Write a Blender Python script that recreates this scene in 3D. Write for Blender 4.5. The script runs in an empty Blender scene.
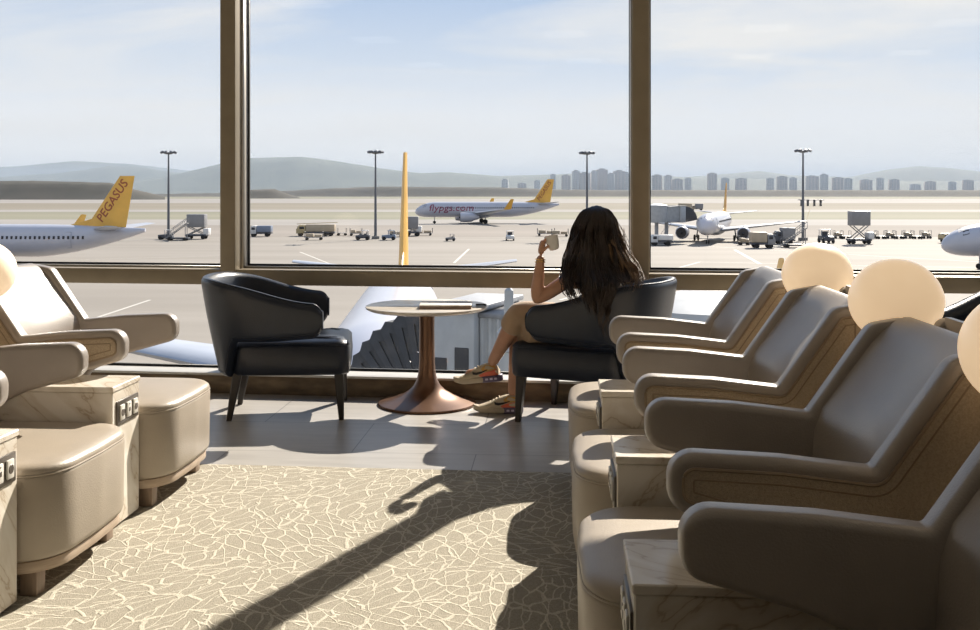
import bpy, bmesh, math, random
from mathutils import Vector, Matrix
PI = math.pi
sc = bpy.context.scene
COL = sc.collection
R = random.Random(7)

# ------------------------------------------------------------------ helpers
def tag(o, label=None, cat=None, group=None, kind=None):
    if label: o['label'] = label
    if cat: o['category'] = cat
    if group: o['group'] = group
    if kind: o['kind'] = kind
    return o

def thing(name, label, cat, loc=(0, 0, 0), rz=0.0, group=None):
    o = bpy.data.objects.new(name, None)
    o.empty_display_size = 0.1
    COL.objects.link(o)
    o.location = loc
    o.rotation_euler = (0, 0, rz)
    return tag(o, label, cat, group)

def obj(name, bm, mat, parent=None, smooth=True, angle=35):
    me = bpy.data.meshes.new(name)
    bmesh.ops.recalc_face_normals(bm, faces=bm.faces)
    bm.to_mesh(me)
    bm.free()
    for m in (mat if isinstance(mat, (list, tuple)) else [mat]):
        me.materials.append(m)
    if smooth:
        for p in me.polygons: p.use_smooth = True
        me.set_sharp_from_angle(angle=math.radians(angle))
    o = bpy.data.objects.new(name, me)
    COL.objects.link(o)
    if parent: o.parent = parent
    return o

def struct(name, bm, mat, parent=None, smooth=False):
    o = obj(name, bm, mat, parent, smooth)
    o['kind'] = 'structure'
    return o

def copy_tree(o, parent=None):
    c = o.copy()
    COL.objects.link(c)
    if parent: c.parent = parent
    for ch in list(o.children): copy_tree(ch, c)
    return c

def dup(root, loc, rz, label, group=None, scale=None):
    c = copy_tree(root)
    c.location = loc
    c.rotation_euler = (0, 0, rz)
    c['label'] = label
    if group: c['group'] = group
    if scale: c.scale = scale
    return c

def faces_of(bm, vs, closed_caps=True):
    pass

def loft(bm, rings, cap0=True, cap1=True, closed=True):
    vr = [[bm.verts.new(p) for p in r] for r in rings]
    n = len(vr[0])
    for a, b in zip(vr, vr[1:]):
        for i in range(n if closed else n - 1):
            j = (i + 1) % n
            try: bm.faces.new((a[i], a[j], b[j], b[i]))
            except ValueError: pass
    if cap0 and n > 2: bm.faces.new(list(reversed(vr[0])))
    if cap1 and n > 2: bm.faces.new(vr[-1])
    return vr

def box(bm, c, s, bevel=0.0, rot=None, seg=2):
    b2 = bmesh.new()
    bmesh.ops.create_cube(b2, size=1.0)
    for v in b2.verts: v.co = Vector((v.co.x * s[0], v.co.y * s[1], v.co.z * s[2]))
    if bevel > 0:
        bmesh.ops.bevel(b2, geom=list(b2.edges), offset=bevel, segments=seg, affect='EDGES', profile=0.5)
    M_ = Matrix.Translation(c)
    if rot is not None: M_ = M_ @ rot.to_4x4()
    b2.transform(M_)
    merge(bm, b2)

def merge(bm, b2, mi=None):
    mp = {}
    for v in b2.verts: mp[v] = bm.verts.new(v.co)
    for f in b2.faces:
        try:
            nf = bm.faces.new([mp[v] for v in f.verts])
            nf.material_index = f.material_index if mi is None else mi
            nf.smooth = True
        except ValueError: pass
    b2.free()

def frame_for(d):
    d = d.normalized()
    up = Vector((0, 0, 1)) if abs(d.z) < 0.95 else Vector((1, 0, 0))
    a = d.cross(up).normalized()
    return a, d.cross(a).normalized()

def tube(bm, pts, r, n=8, cap=True, flat=1.0):
    pts = [Vector(p) for p in pts]
    rings = []
    a0 = None
    for i, p in enumerate(pts):
        d = (pts[min(i + 1, len(pts) - 1)] - pts[max(i - 1, 0)])
        if d.length < 1e-9: d = Vector((0, 0, 1))
        d.normalize()
        if a0 is None: a, b = frame_for(d)
        else:
            a = (a0 - d * a0.dot(d))
            a = a.normalized() if a.length > 1e-6 else frame_for(d)[0]
            b = d.cross(a).normalized()
        a0 = a
        rr = r[i] if isinstance(r, (list, tuple)) else r
        rings.append([p + a * math.cos(2 * PI * k / n) * rr + b * math.sin(2 * PI * k / n) * rr * flat for k in range(n)])
    loft(bm, rings, cap, cap)

def loop_tube(bm, pts, r, n=6):
    pts = [Vector(p) for p in pts]
    N = len(pts)
    rings = []
    for i in range(N):
        d = (pts[(i + 1) % N] - pts[i - 1]).normalized()
        a, b = frame_for(d)
        rings.append([p_ for p_ in [pts[i] + a * math.cos(2 * PI * k / n) * r + b * math.sin(2 * PI * k / n) * r for k in range(n)]])
    vr = [[bm.verts.new(p) for p in q] for q in rings]
    for i in range(N):
        A, B = vr[i], vr[(i + 1) % N]
        for k in range(n):
            try: bm.faces.new((A[k], A[(k + 1) % n], B[(k + 1) % n], B[k]))
            except ValueError: pass

def lathe(bm, prof, c=(0, 0, 0), n=32, axis='z', cap=True):
    rings = []
    for r, h in prof:
        ring = []
        for k in range(n):
            t = 2 * PI * k / n
            x, y = math.cos(t) * r, math.sin(t) * r
            if axis == 'z': p = (c[0] + x, c[1] + y, c[2] + h)
            elif axis == 'x': p = (c[0] + h, c[1] + x, c[2] + y)
            else: p = (c[0] + x, c[1] + h, c[2] + y)
            ring.append(p)
        rings.append(ring)
    loft(bm, rings, cap, cap)

def fillet(pts, seg=6):
    """pts: (x, y, r). returns rounded polygon"""
    out = []
    n = len(pts)
    for i in range(n):
        p = Vector(pts[i][:2]); r = pts[i][2]
        a = Vector(pts[i - 1][:2]); b = Vector(pts[(i + 1) % n][:2])
        if r <= 0:
            out.append(p); continue
        u = (a - p); v = (b - p)
        lu, lv = u.length, v.length
        u.normalize(); v.normalize()
        ang = u.angle(v)
        t = min(r / math.tan(ang / 2), lu * 0.49, lv * 0.49)
        r2 = t * math.tan(ang / 2)
        cen = p + (u + v).normalized() * (r2 / math.sin(ang / 2))
        s, e = p + u * t - cen, p + v * t - cen
        a0 = math.atan2(s.y, s.x); a1 = math.atan2(e.y, e.x)
        da = (a1 - a0 + PI) % (2 * PI) - PI
        for k in range(seg + 1):
            q = a0 + da * k / seg
            out.append(cen + Vector((math.cos(q), math.sin(q))) * r2)
    return out

def resample(poly, step):
    out = []
    n = len(poly)
    for i in range(n):
        a, b = poly[i], poly[(i + 1) % n]
        m = max(1, int((b - a).length / step))
        for k in range(m): out.append(a.lerp(b, k / m))
    return out

def area2(poly):
    return sum(poly[i].x * poly[(i + 1) % len(poly)].y - poly[(i + 1) % len(poly)].x * poly[i].y for i in range(len(poly))) / 2

def inset(poly, e):
    n = len(poly); out = []
    s = 1 if area2(poly) > 0 else -1
    for i in range(n):
        d = (poly[(i + 1) % n] - poly[i - 1])
        if d.length < 1e-9: out.append(poly[i].copy()); continue
        d.normalize()
        out.append(poly[i] + Vector((-d.y, d.x)) * s * e)
    return out

def slab(bm, poly, h0, h1, e, mp, seg=4, e0=None):
    """extrude a 2D outline between h0 and h1 with rounded edges of radius e; mp(x, y, h)->point"""
    if e0 is None: e0 = e
    rings = []
    for k in range(seg + 1):
        a = PI / 2 * k / seg
        rings.append((e0 * (1 - math.sin(a)), h0 + e0 * (1 - math.cos(a))))
    for k in range(seg + 1):
        a = PI / 2 * (1 - k / seg)
        rings.append((e * (1 - math.sin(a)), h1 - e * (1 - math.cos(a))))
    loft(bm, [[mp(p.x, p.y, h) for p in inset(poly, i)] for i, h in rings])

# ------------------------------------------------------------------ materials
def new_mat(name):
    m = bpy.data.materials.new(name)
    m.use_nodes = True
    nt = m.node_tree
    return m, nt, nt.nodes, nt.links, nt.nodes['Principled BSDF']

def M(name, col, rough=0.5, metal=0.0, var=0.06, vscale=8.0, bump=0.0, bscale=60.0, coat=0.0, spec=None, sheen=0, stretch=None, emit=None, es=0, col2=None):
    m, nt, N, L, P = new_mat(name)
    P.inputs['Roughness'].default_value = rough
    P.inputs['Metallic'].default_value = metal
    if spec is not None: P.inputs['Specular IOR Level'].default_value = spec
    if coat: P.inputs['Coat Weight'].default_value = coat; P.inputs['Coat Roughness'].default_value = 0.15
    if sheen: P.inputs['Sheen Weight'].default_value = sheen
    tc = N.new('ShaderNodeTexCoord')
    src = tc.outputs['Object']
    if stretch:
        mpn = N.new('ShaderNodeMapping'); mpn.inputs['Scale'].default_value = stretch
        L.new(src, mpn.inputs['Vector']); src = mpn.outputs['Vector']
    nz = N.new('ShaderNodeTexNoise'); nz.inputs['Scale'].default_value = vscale; nz.inputs['Detail'].default_value = 4
    L.new(src, nz.inputs['Vector'])
    cr = N.new('ShaderNodeValToRGB')
    c2 = col2 if col2 else tuple(min(1, c * (1 + var * 2)) for c in col)
    c1 = tuple(c * (1 - var * 2) for c in col) if not col2 else col
    cr.color_ramp.elements[0].position = 0.3; cr.color_ramp.elements[0].color = (*c1, 1)
    cr.color_ramp.elements[1].position = 0.7; cr.color_ramp.elements[1].color = (*c2, 1)
    L.new(nz.outputs['Fac'], cr.inputs['Fac'])
    L.new(cr.outputs['Color'], P.inputs['Base Color'])
    if bump:
        nb = N.new('ShaderNodeTexNoise'); nb.inputs['Scale'].default_value = bscale; nb.inputs['Detail'].default_value = 5
        L.new(src, nb.inputs['Vector'])
        b = N.new('ShaderNodeBump'); b.inputs['Strength'].default_value = bump; b.inputs['Distance'].default_value = 0.01
        L.new(nb.outputs['Fac'], b.inputs['Height']); L.new(b.outputs['Normal'], P.inputs['Normal'])
    if emit:
        P.inputs['Emission Color'].default_value = (*emit, 1); P.inputs['Emission Strength'].default_value = es
    return m

LEATHER = M('taupe_leather', (0.285, 0.25, 0.22), 0.36, coat=.55, var=0.04, vscale=6, bump=0.12, bscale=220)
LEATHER.node_tree.nodes['Principled BSDF'].inputs['Coat Roughness'].default_value = .32
SEATLEA = M('seat_leather', (0.37, 0.32, 0.26), 0.36, var=0.04, vscale=5, bump=0.12, bscale=200)
FABRIC = M('tan_fabric', (0.40, 0.325, 0.235), 0.85, var=0.08, vscale=240, bump=0.35, bscale=500, sheen=0.3)
PIPING = M('piping', (0.25, 0.19, 0.13), 0.5)
PLINTH = M('plinth_wood', (0.42, 0.33, 0.25), 0.5, stretch=(2, 2, 20))
FOOT = M('wood_foot', (0.27, 0.20, 0.15), 0.45, stretch=(12, 12, 2), vscale=10)
NAVY = M('navy_leather', (0.008, 0.013, 0.026), 0.34, var=0.08, bump=0.15, bscale=180)
BLACKW = M('black_stained_wood', (0.018, 0.014, 0.012), 0.35, stretch=(10, 10, 1))
BRONZE = M('bronze_metal', (0.19, 0.105, 0.065), 0.32, metal=0.55, var=0.08, vscale=3)
TOP = M('veined_table_top', (0.66, 0.60, 0.51), 0.3, var=0.10, vscale=5, coat=0.4, stretch=(1, 5, 1))
FRAMEM = M('bronze_window_frame', (0.31, 0.26, 0.185), 0.45, metal=0.2, var=0.03)
BEAD = M('pale_aluminium_bead', (0.50, 0.47, 0.42), 0.4, metal=0.4, var=0.02)
GASKET = M('black_gasket', (0.01, 0.01, 0.01), 0.6)
SILLM = M('sill_metal', (0.62, 0.60, 0.56), 0.4, metal=0.2, var=0.03)
KICK = M('sill_kick', (0.16, 0.115, 0.07), 0.6, var=0.2, vscale=7, stretch=(1, 1, 3))
PLATE = M('outlet_plate', (0.10, 0.085, 0.07), 0.35, metal=0.3)
OUTLET = M('outlet_white', (0.62, 0.60, 0.55), 0.4)
WALLM = M('painted_wall', (0.42, 0.38, 0.33), 0.8, bump=0.05)
CEILM = M('ceiling_paint', (0.6, 0.58, 0.55), 0.8)

def marble():
    m, nt, N, L, P = new_mat('cream_marble')
    P.inputs['Roughness'].default_value = 0.22
    tc = N.new('ShaderNodeTexCoord')
    oi = N.new('ShaderNodeObjectInfo')
    ad = N.new('ShaderNodeVectorMath'); ad.operation = 'ADD'
    L.new(tc.outputs['Object'], ad.inputs[0]); L.new(oi.outputs['Location'], ad.inputs[1])
    mp = N.new('ShaderNodeMapping'); mp.inputs['Rotation'].default_value = (0.9, 0.5, 0.6)
    L.new(ad.outputs[0], mp.inputs['Vector'])
    nz = N.new('ShaderNodeTexNoise'); nz.inputs['Scale'].default_value = 2.2; nz.inputs['Detail'].default_value = 6; nz.inputs['Distortion'].default_value = 0.8
    mx = N.new('ShaderNodeMapping'); mx.inputs['Scale'].default_value = (1.0, 3.6, 1.0)
    L.new(mp.outputs[0], mx.inputs['Vector']); L.new(mx.outputs[0], nz.inputs['Vector'])
    sb = N.new('ShaderNodeMath'); sb.operation = 'SUBTRACT'; sb.inputs[1].default_value = 0.5
    ab = N.new('ShaderNodeMath'); ab.operation = 'ABSOLUTE'
    L.new(nz.outputs['Fac'], sb.inputs[0]); L.new(sb.outputs[0], ab.inputs[0])
    cr = N.new('ShaderNodeValToRGB')
    e = cr.color_ramp.elements
    e[0].position = 0.0; e[0].color = (0.45, 0.37, 0.28, 1)
    e[1].position = 0.012; e[1].color = (0.62, 0.56, 0.47, 1)
    q = e.new(0.10); q.color = (0.72, 0.68, 0.61, 1)
    L.new(ab.outputs[0], cr.inputs['Fac']); L.new(cr.outputs[0], P.inputs['Base Color'])
    return m
MARBLE = marble()

def glass():
    m = bpy.data.materials.new('window_glass'); m.use_nodes = True
    N, L = m.node_tree.nodes, m.node_tree.links
    N.clear()
    out = N.new('ShaderNodeOutputMaterial')
    tr = N.new('ShaderNodeBsdfTransparent'); tr.inputs['Color'].default_value = (0.985, 0.99, 0.985, 1)
    gl = N.new('ShaderNodeBsdfGlossy'); gl.inputs['Roughness'].default_value = 0.0
    gl.inputs['Color'].default_value = (1, 1, 1, 1)
    fr = N.new('ShaderNodeFresnel'); fr.inputs['IOR'].default_value = 1.25
    mx = N.new('ShaderNodeMixShader')
    L.new(fr.outputs[0], mx.inputs[0]); L.new(tr.outputs[0], mx.inputs[1]); L.new(gl.outputs[0], mx.inputs[2])
    L.new(mx.outputs[0], out.inputs[0])
    return m
GLASS = glass()

def tile():
    m, nt, N, L, P = new_mat('grey_stone_tile')
    tc = N.new('ShaderNodeTexCoord')
    mp = N.new('ShaderNodeMapping'); mp.inputs['Location'].default_value = (0.38, 0.05, 0)
    L.new(tc.outputs['Object'], mp.inputs['Vector'])
    br = N.new('ShaderNodeTexBrick')
    br.inputs['Scale'].default_value = 1.0; br.inputs['Brick Width'].default_value = 1.2; br.inputs['Row Height'].default_value = 0.6
    br.inputs['Mortar Size'].default_value = 0.0025; br.inputs['Mortar Smooth'].default_value = 0.1
    br.offset = 0.5
    br.inputs['Color1'].default_value = (0.37, 0.355, 0.335, 1); br.inputs['Color2'].default_value = (0.43, 0.41, 0.385, 1)
    br.inputs['Mortar'].default_value = (0.13, 0.125, 0.12, 1)
    L.new(mp.outputs[0], br.inputs['Vector'])
    nz = N.new('ShaderNodeTexNoise'); nz.inputs['Scale'].default_value = 3; nz.inputs['Detail'].default_value = 8
    st = N.new('ShaderNodeMapping'); st.inputs['Scale'].default_value = (1, 6, 1)
    L.new(tc.outputs['Object'], st.inputs['Vector']); L.new(st.outputs[0], nz.inputs['Vector'])
    mr = N.new('ShaderNodeMapRange'); mr.inputs['To Min'].default_value = 0.75; mr.inputs['To Max'].default_value = 1.25
    L.new(nz.outputs['Fac'], mr.inputs['Value'])
    mu = N.new('ShaderNodeMix'); mu.data_type = 'RGBA'; mu.blend_type = 'MULTIPLY'; mu.inputs[0].default_value = 1
    L.new(br.outputs['Color'], mu.inputs[6]); L.new(mr.outputs[0], mu.inputs[7])
    L.new(mu.outputs[2], P.inputs['Base Color'])
    P.inputs['Roughness'].default_value = 0.33
    return m

def rug():
    m, nt, N, L, P = new_mat('leaf_pattern_carpet')
    tc = N.new('ShaderNodeTexCoord')
    def math_(op, a, b=None, c=None):
        n = N.new('ShaderNodeMath'); n.operation = op
        for i, v in enumerate((a, b, c)):
            if v is None: continue
            if isinstance(v, (int, float)): n.inputs[i].default_value = v
            else: L.new(v, n.inputs[i])
        return n.outputs[0]
    def warp(scale, amt, seed):
        nz = N.new('ShaderNodeTexNoise'); nz.inputs['Scale'].default_value = scale; nz.inputs['Detail'].default_value = 3
        ofs = N.new('ShaderNodeMapping'); ofs.inputs['Location'].default_value = (seed, seed * 2.3, 0)
        L.new(tc.outputs['Object'], ofs.inputs['Vector']); L.new(ofs.outputs[0], nz.inputs['Vector'])
        s = N.new('ShaderNodeVectorMath'); s.operation = 'SUBTRACT'; s.inputs[1].default_value = (0.5, 0.5, 0.5)
        L.new(nz.outputs['Color'], s.inputs[0])
        k = N.new('ShaderNodeVectorMath'); k.operation = 'SCALE'; k.inputs['Scale'].default_value = amt
        L.new(s.outputs[0], k.inputs[0])
        a = N.new('ShaderNodeVectorMath'); a.operation = 'ADD'
        L.new(ofs.outputs[0], a.inputs[0]); L.new(k.outputs[0], a.inputs[1])
        return a.outputs[0]
    def veins(scale, amt, seed, rot, st, w):
        v = warp(3.2, amt, seed)
        mp = N.new('ShaderNodeMapping'); mp.inputs['Rotation'].default_value = (0, 0, rot); mp.inputs['Scale'].default_value = st
        L.new(v, mp.inputs['Vector'])
        vo = N.new('ShaderNodeTexVoronoi'); vo.feature = 'DISTANCE_TO_EDGE'; vo.inputs['Scale'].default_value = scale
        vo.voronoi_dimensions = '2D'
        L.new(mp.outputs[0], vo.inputs['Vector'])
        mr = N.new('ShaderNodeMapRange'); mr.interpolation_type = 'SMOOTHSTEP'
        mr.inputs['From Min'].default_value = w * 0.45; mr.inputs['From Max'].default_value = w
        mr.inputs['To Min'].default_value = 1; mr.inputs['To Max'].default_value = 0
        L.new(vo.outputs['Distance'], mr.inputs['Value'])
        return mr.outputs[0]
    def leaf(cscale, seed, scale, st, w, amt):
        v = warp(5.0, amt, seed)
        co_ = N.new('ShaderNodeTexVoronoi'); co_.voronoi_dimensions = '2D'; co_.inputs['Scale'].default_value = cscale
        L.new(v, co_.inputs['Vector'])
        sb_ = N.new('ShaderNodeVectorMath'); sb_.operation = 'SUBTRACT'; L.new(v, sb_.inputs[0]); L.new(co_.outputs['Position'], sb_.inputs[1])
        sp_c = N.new('ShaderNodeSeparateXYZ'); L.new(co_.outputs['Color'], sp_c.inputs[0])
        an = math_('MULTIPLY', sp_c.outputs[0], 6.283)
        vr_ = N.new('ShaderNodeVectorRotate'); vr_.rotation_type = 'Z_AXIS'; L.new(sb_.outputs[0], vr_.inputs['Vector']); L.new(an, vr_.inputs['Angle'])
        ad_ = N.new('ShaderNodeVectorMath'); ad_.operation = 'ADD'; L.new(vr_.outputs[0], ad_.inputs[0]); L.new(co_.outputs['Color'], ad_.inputs[1])
        mp = N.new('ShaderNodeMapping'); mp.inputs['Scale'].default_value = st; L.new(ad_.outputs[0], mp.inputs['Vector'])
        vo = N.new('ShaderNodeTexVoronoi'); vo.feature = 'DISTANCE_TO_EDGE'; vo.inputs['Scale'].default_value = scale; vo.voronoi_dimensions = '2D'
        L.new(mp.outputs[0], vo.inputs['Vector'])
        mr = N.new('ShaderNodeMapRange'); mr.interpolation_type = 'SMOOTHSTEP'
        mr.inputs['From Min'].default_value = w * 0.4; mr.inputs['From Max'].default_value = w
        mr.inputs['To Min'].default_value = 1; mr.inputs['To Max'].default_value = 0
        L.new(vo.outputs['Distance'], mr.inputs['Value'])
        return mr.outputs[0]
    lines = math_('MAXIMUM', leaf(2.4, 1.0, 7.4, (1.0, 2.7, 1), .066, .09), math_('MULTIPLY', leaf(1.7, 7.0, 4.0, (1.0, 3.2, 1), .040, .12), .9))
    pile = N.new('ShaderNodeTexNoise'); pile.inputs['Scale'].default_value = 330; pile.inputs['Detail'].default_value = 2
    L.new(tc.outputs['Object'], pile.inputs['Vector'])
    pr = N.new('ShaderNodeMapRange'); pr.inputs['From Min'].default_value = 0.3; pr.inputs['From Max'].default_value = 0.7
    pr.inputs['To Min'].default_value = 0.68; pr.inputs['To Max'].default_value = 1.25
    L.new(pile.outputs['Fac'], pr.inputs['Value'])
    mx = N.new('ShaderNodeMix'); mx.data_type = 'RGBA'
    mx.inputs[6].default_value = (0.35, 0.322, 0.262, 1); mx.inputs[7].default_value = (0.56, 0.52, 0.435, 1)
    L.new(lines, mx.inputs[0])
    mu = N.new('ShaderNodeMix'); mu.data_type = 'RGBA'; mu.blend_type = 'MULTIPLY'; mu.inputs[0].default_value = 1
    L.new(mx.outputs[2], mu.inputs[6]); L.new(pr.outputs[0], mu.inputs[7])
    L.new(mu.outputs[2], P.inputs['Base Color'])
    P.inputs['Roughness'].default_value = 0.95
    P.inputs['Specular IOR Level'].default_value = 0.1
    h = math_('ADD', math_('MULTIPLY', lines, 0.6), math_('MULTIPLY', pile.outputs['Fac'], 0.8))
    bp = N.new('ShaderNodeBump'); bp.inputs['Strength'].default_value = 0.6; bp.inputs['Distance'].default_value = 0.006
    L.new(h, bp.inputs['Height']); L.new(bp.outputs[0], P.inputs['Normal'])
    return m

# ------------------------------------------------------------------ camera: level, looking 3.78 deg left of the room axis
TH = math.atan(66 / 1000)
CS, SN = math.cos(TH), math.sin(TH)
EYE = 1.25
def pos(px, d, z=0.0):
    """room point at lateral photo column px and distance d along the view axis"""
    xc = (px - 490) / 1000 * d
    return Vector((xc * CS - d * SN, xc * SN + d * CS, z))
cam = bpy.data.cameras.new('camera')
co = bpy.data.objects.new('camera', cam); COL.objects.link(co)
co.location = (0, 0, EYE); co.rotation_euler = (PI / 2, 0, TH)
cam.sensor_width = 36; cam.lens = 36 * 1000 / 980; cam.shift_y = -123 / 980
cam.clip_end = 30000; cam.clip_start = 0.05
sc.camera = co

# ------------------------------------------------------------------ room shell
XL, XR, YB = -6.5, 5.6, -5.0
WA = -math.radians(3.5)
WO = Vector((-0.945, 6.02, 0))
def wall_u(px):
    dx, dy = (px - 490) / 1000 * CS - SN, (px - 490) / 1000 * SN + CS
    ex, ey = math.cos(WA), math.sin(WA)
    # t*(dx,dy) = WO + u*(ex,ey)
    det = dx * -ey + dy * ex
    return (dx * -WO.y + dy * WO.x) / -det if False else (WO.x * dy - WO.y * dx) / (ey * dx - ex * dy)
def wall_y(x, v=0.0): return WO.y + (x - WO.x) * math.tan(WA) + v
def prism(bm, poly, z0, z1):
    loft(bm, [[(p[0], p[1], z0) for p in poly], [(p[0], p[1], z1) for p in poly]])
bm = bmesh.new()
prism(bm, [(XL, YB), (XR, YB), (XR, wall_y(XR, .3)), (XL, wall_y(XL, .3))], -0.3, 0)
struct('floor', bm, tile())
bm = bmesh.new()
prism(bm, [(XL, YB), (XR, YB), (XR, wall_y(XR, .3)), (XL, wall_y(XL, .3))], 3.3, 3.5)
struct('ceiling', bm, CEILM)
bm = bmesh.new(); box(bm, (XL - .1, (YB + wall_y(XL)) / 2, 1.65), (.2, wall_y(XL) - YB, 3.3)); struct('wall_left', bm, WALLM)
bm = bmesh.new(); box(bm, (XR + .1, (YB + wall_y(XR)) / 2, 1.65), (.2, wall_y(XR) - YB, 3.3)); struct('wall_right', bm, WALLM)
bm = bmesh.new(); box(bm, ((XL + XR) / 2, YB - .1, 1.65), (XR - XL + .4, .2, 3.3)); struct('wall_back', bm, WALLM)
# carpet
bm = bmesh.new()
ya, yb = 4.48, 4.44
prism(bm, [(XL + .02, YB + .02), (XR - .02, YB + .02), (XR - .02, yb - .08), (XL + .02, ya + .10)], 0.0, 0.002)
tag(obj('carpet', bm, rug(), None, False), 'cream and taupe carpet with wandering leaf vein pattern on the lounge floor', 'carpet')

# window wall, built in its own frame: u along the wall, v outward
def wobj(name, bm, mat, parent=None, kind='structure'):
    o = obj(name, bm, mat, parent, False)
    if not parent:
        o.location = WO; o.rotation_euler = (0, 0, WA)
        o['kind'] = kind
    return o
uA, uB = wall_u(227.5), wall_u(640.5)
sp_ = uB - uA
MU = [0, uA - sp_, uA, uB, uB + sp_, uB + 2 * sp_]
U0, U1 = -5.55, 6.52
bm = bmesh.new(); box(bm, ((U0 + U1) / 2, .13, .055), (U1 - U0, .26, .11)); wobj('trim_1', bm, KICK)
bm = bmesh.new(); box(bm, ((U0 + U1) / 2, .125, .1175), (U1 - U0, .25, .015), .003); wobj('trim_2', bm, SILLM)
bm = bmesh.new(); box(bm, ((U0 + U1) / 2, .13, 3.2), (U1 - U0, .26, .2)); wobj('trim_3', bm, FRAMEM)
k = 4
for i, u in enumerate(MU[1:]):
    bm = bmesh.new(); box(bm, (u, .10, 1.6125), (.098, .20, 2.975), .004)
    o = wobj('trim_%d' % k, bm, FRAMEM); k += 1
    b2 = bmesh.new()
    for s in (-1, 1):
        box(b2, (u + s * .052, .145, 1.6125), (.012, .09, 2.97))
    obj('glazing_bead', b2, BEAD, o, False)
us = [-5.55] + MU[1:]
n = 1
for a, b in zip(us, us[1:]):
    w = thing('window_%d' % n, None, None, WO, WA); w['kind'] = 'structure'; n += 1
    x0, x1 = a + (.049 if a > -5.5 else 0), b - .049
    xm, wd = (x0 + x1) / 2, x1 - x0
    bm = bmesh.new()
    box(bm, (xm, .10, .721), (wd - .002, .19, .094), .003)
    r_ = obj('transom', bm, FRAMEM, w, False)
    bm = bmesh.new(); box(bm, (xm, .16, .774), (wd - .02, .07, .012)); obj('transom_bead', bm, BEAD, r_, False)
    for z0, z1, nm in ((.126, .674, 'lower_pane'), (.780, 3.1, 'upper_pane')):
        g = bmesh.new()
        for zz in (z0 + .006, z1 - .006): box(g, (xm, .20, zz), (wd - .03, .03, .012))
        for xx in (x0 + .014, x1 - .014): box(g, (xx, .20, (z0 + z1) / 2), (.006, .03, z1 - z0))
        p = bmesh.new()
        vs = [p.verts.new(q) for q in ((x0 + .014, .20, z0 + .01), (x1 - .014, .20, z0 + .01), (x1 - .014, .20, z1 - .01), (x0 + .014, .20, z1 - .01))]
        p.faces.new(vs)
        po = obj(nm, p, GLASS, w, False)
        obj('gasket', g, GASKET, po, False)

# unseen glowing panels, added under the ceiling to brighten the room
FILLM = M('fill_panel_glow', (0.9, 0.85, 0.75), 0.5, emit=(1.0, 0.88, 0.72), es=2.5)
li = 0
for x in (-3.2, -0.7, 1.8, 4.0):
    for y in (-3.0, -0.4, 2.2):
        bm = bmesh.new(); box(bm, (0, 0, -.02), (.62, .62, .04), .005)
        b2 = bmesh.new(); box(b2, (0, 0, -.043), (.54, .54, .012), .003)
        t = thing('fill_light_panel', 'unseen square glowing panel added overhead to brighten the lounge', 'ceiling light', (x, y, 3.3), 0, 'added fill light panels')
        obj('fill_panel_frame', bm, BEAD, t, False); obj('fill_panel_face', b2, FILLM, t, False)

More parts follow.
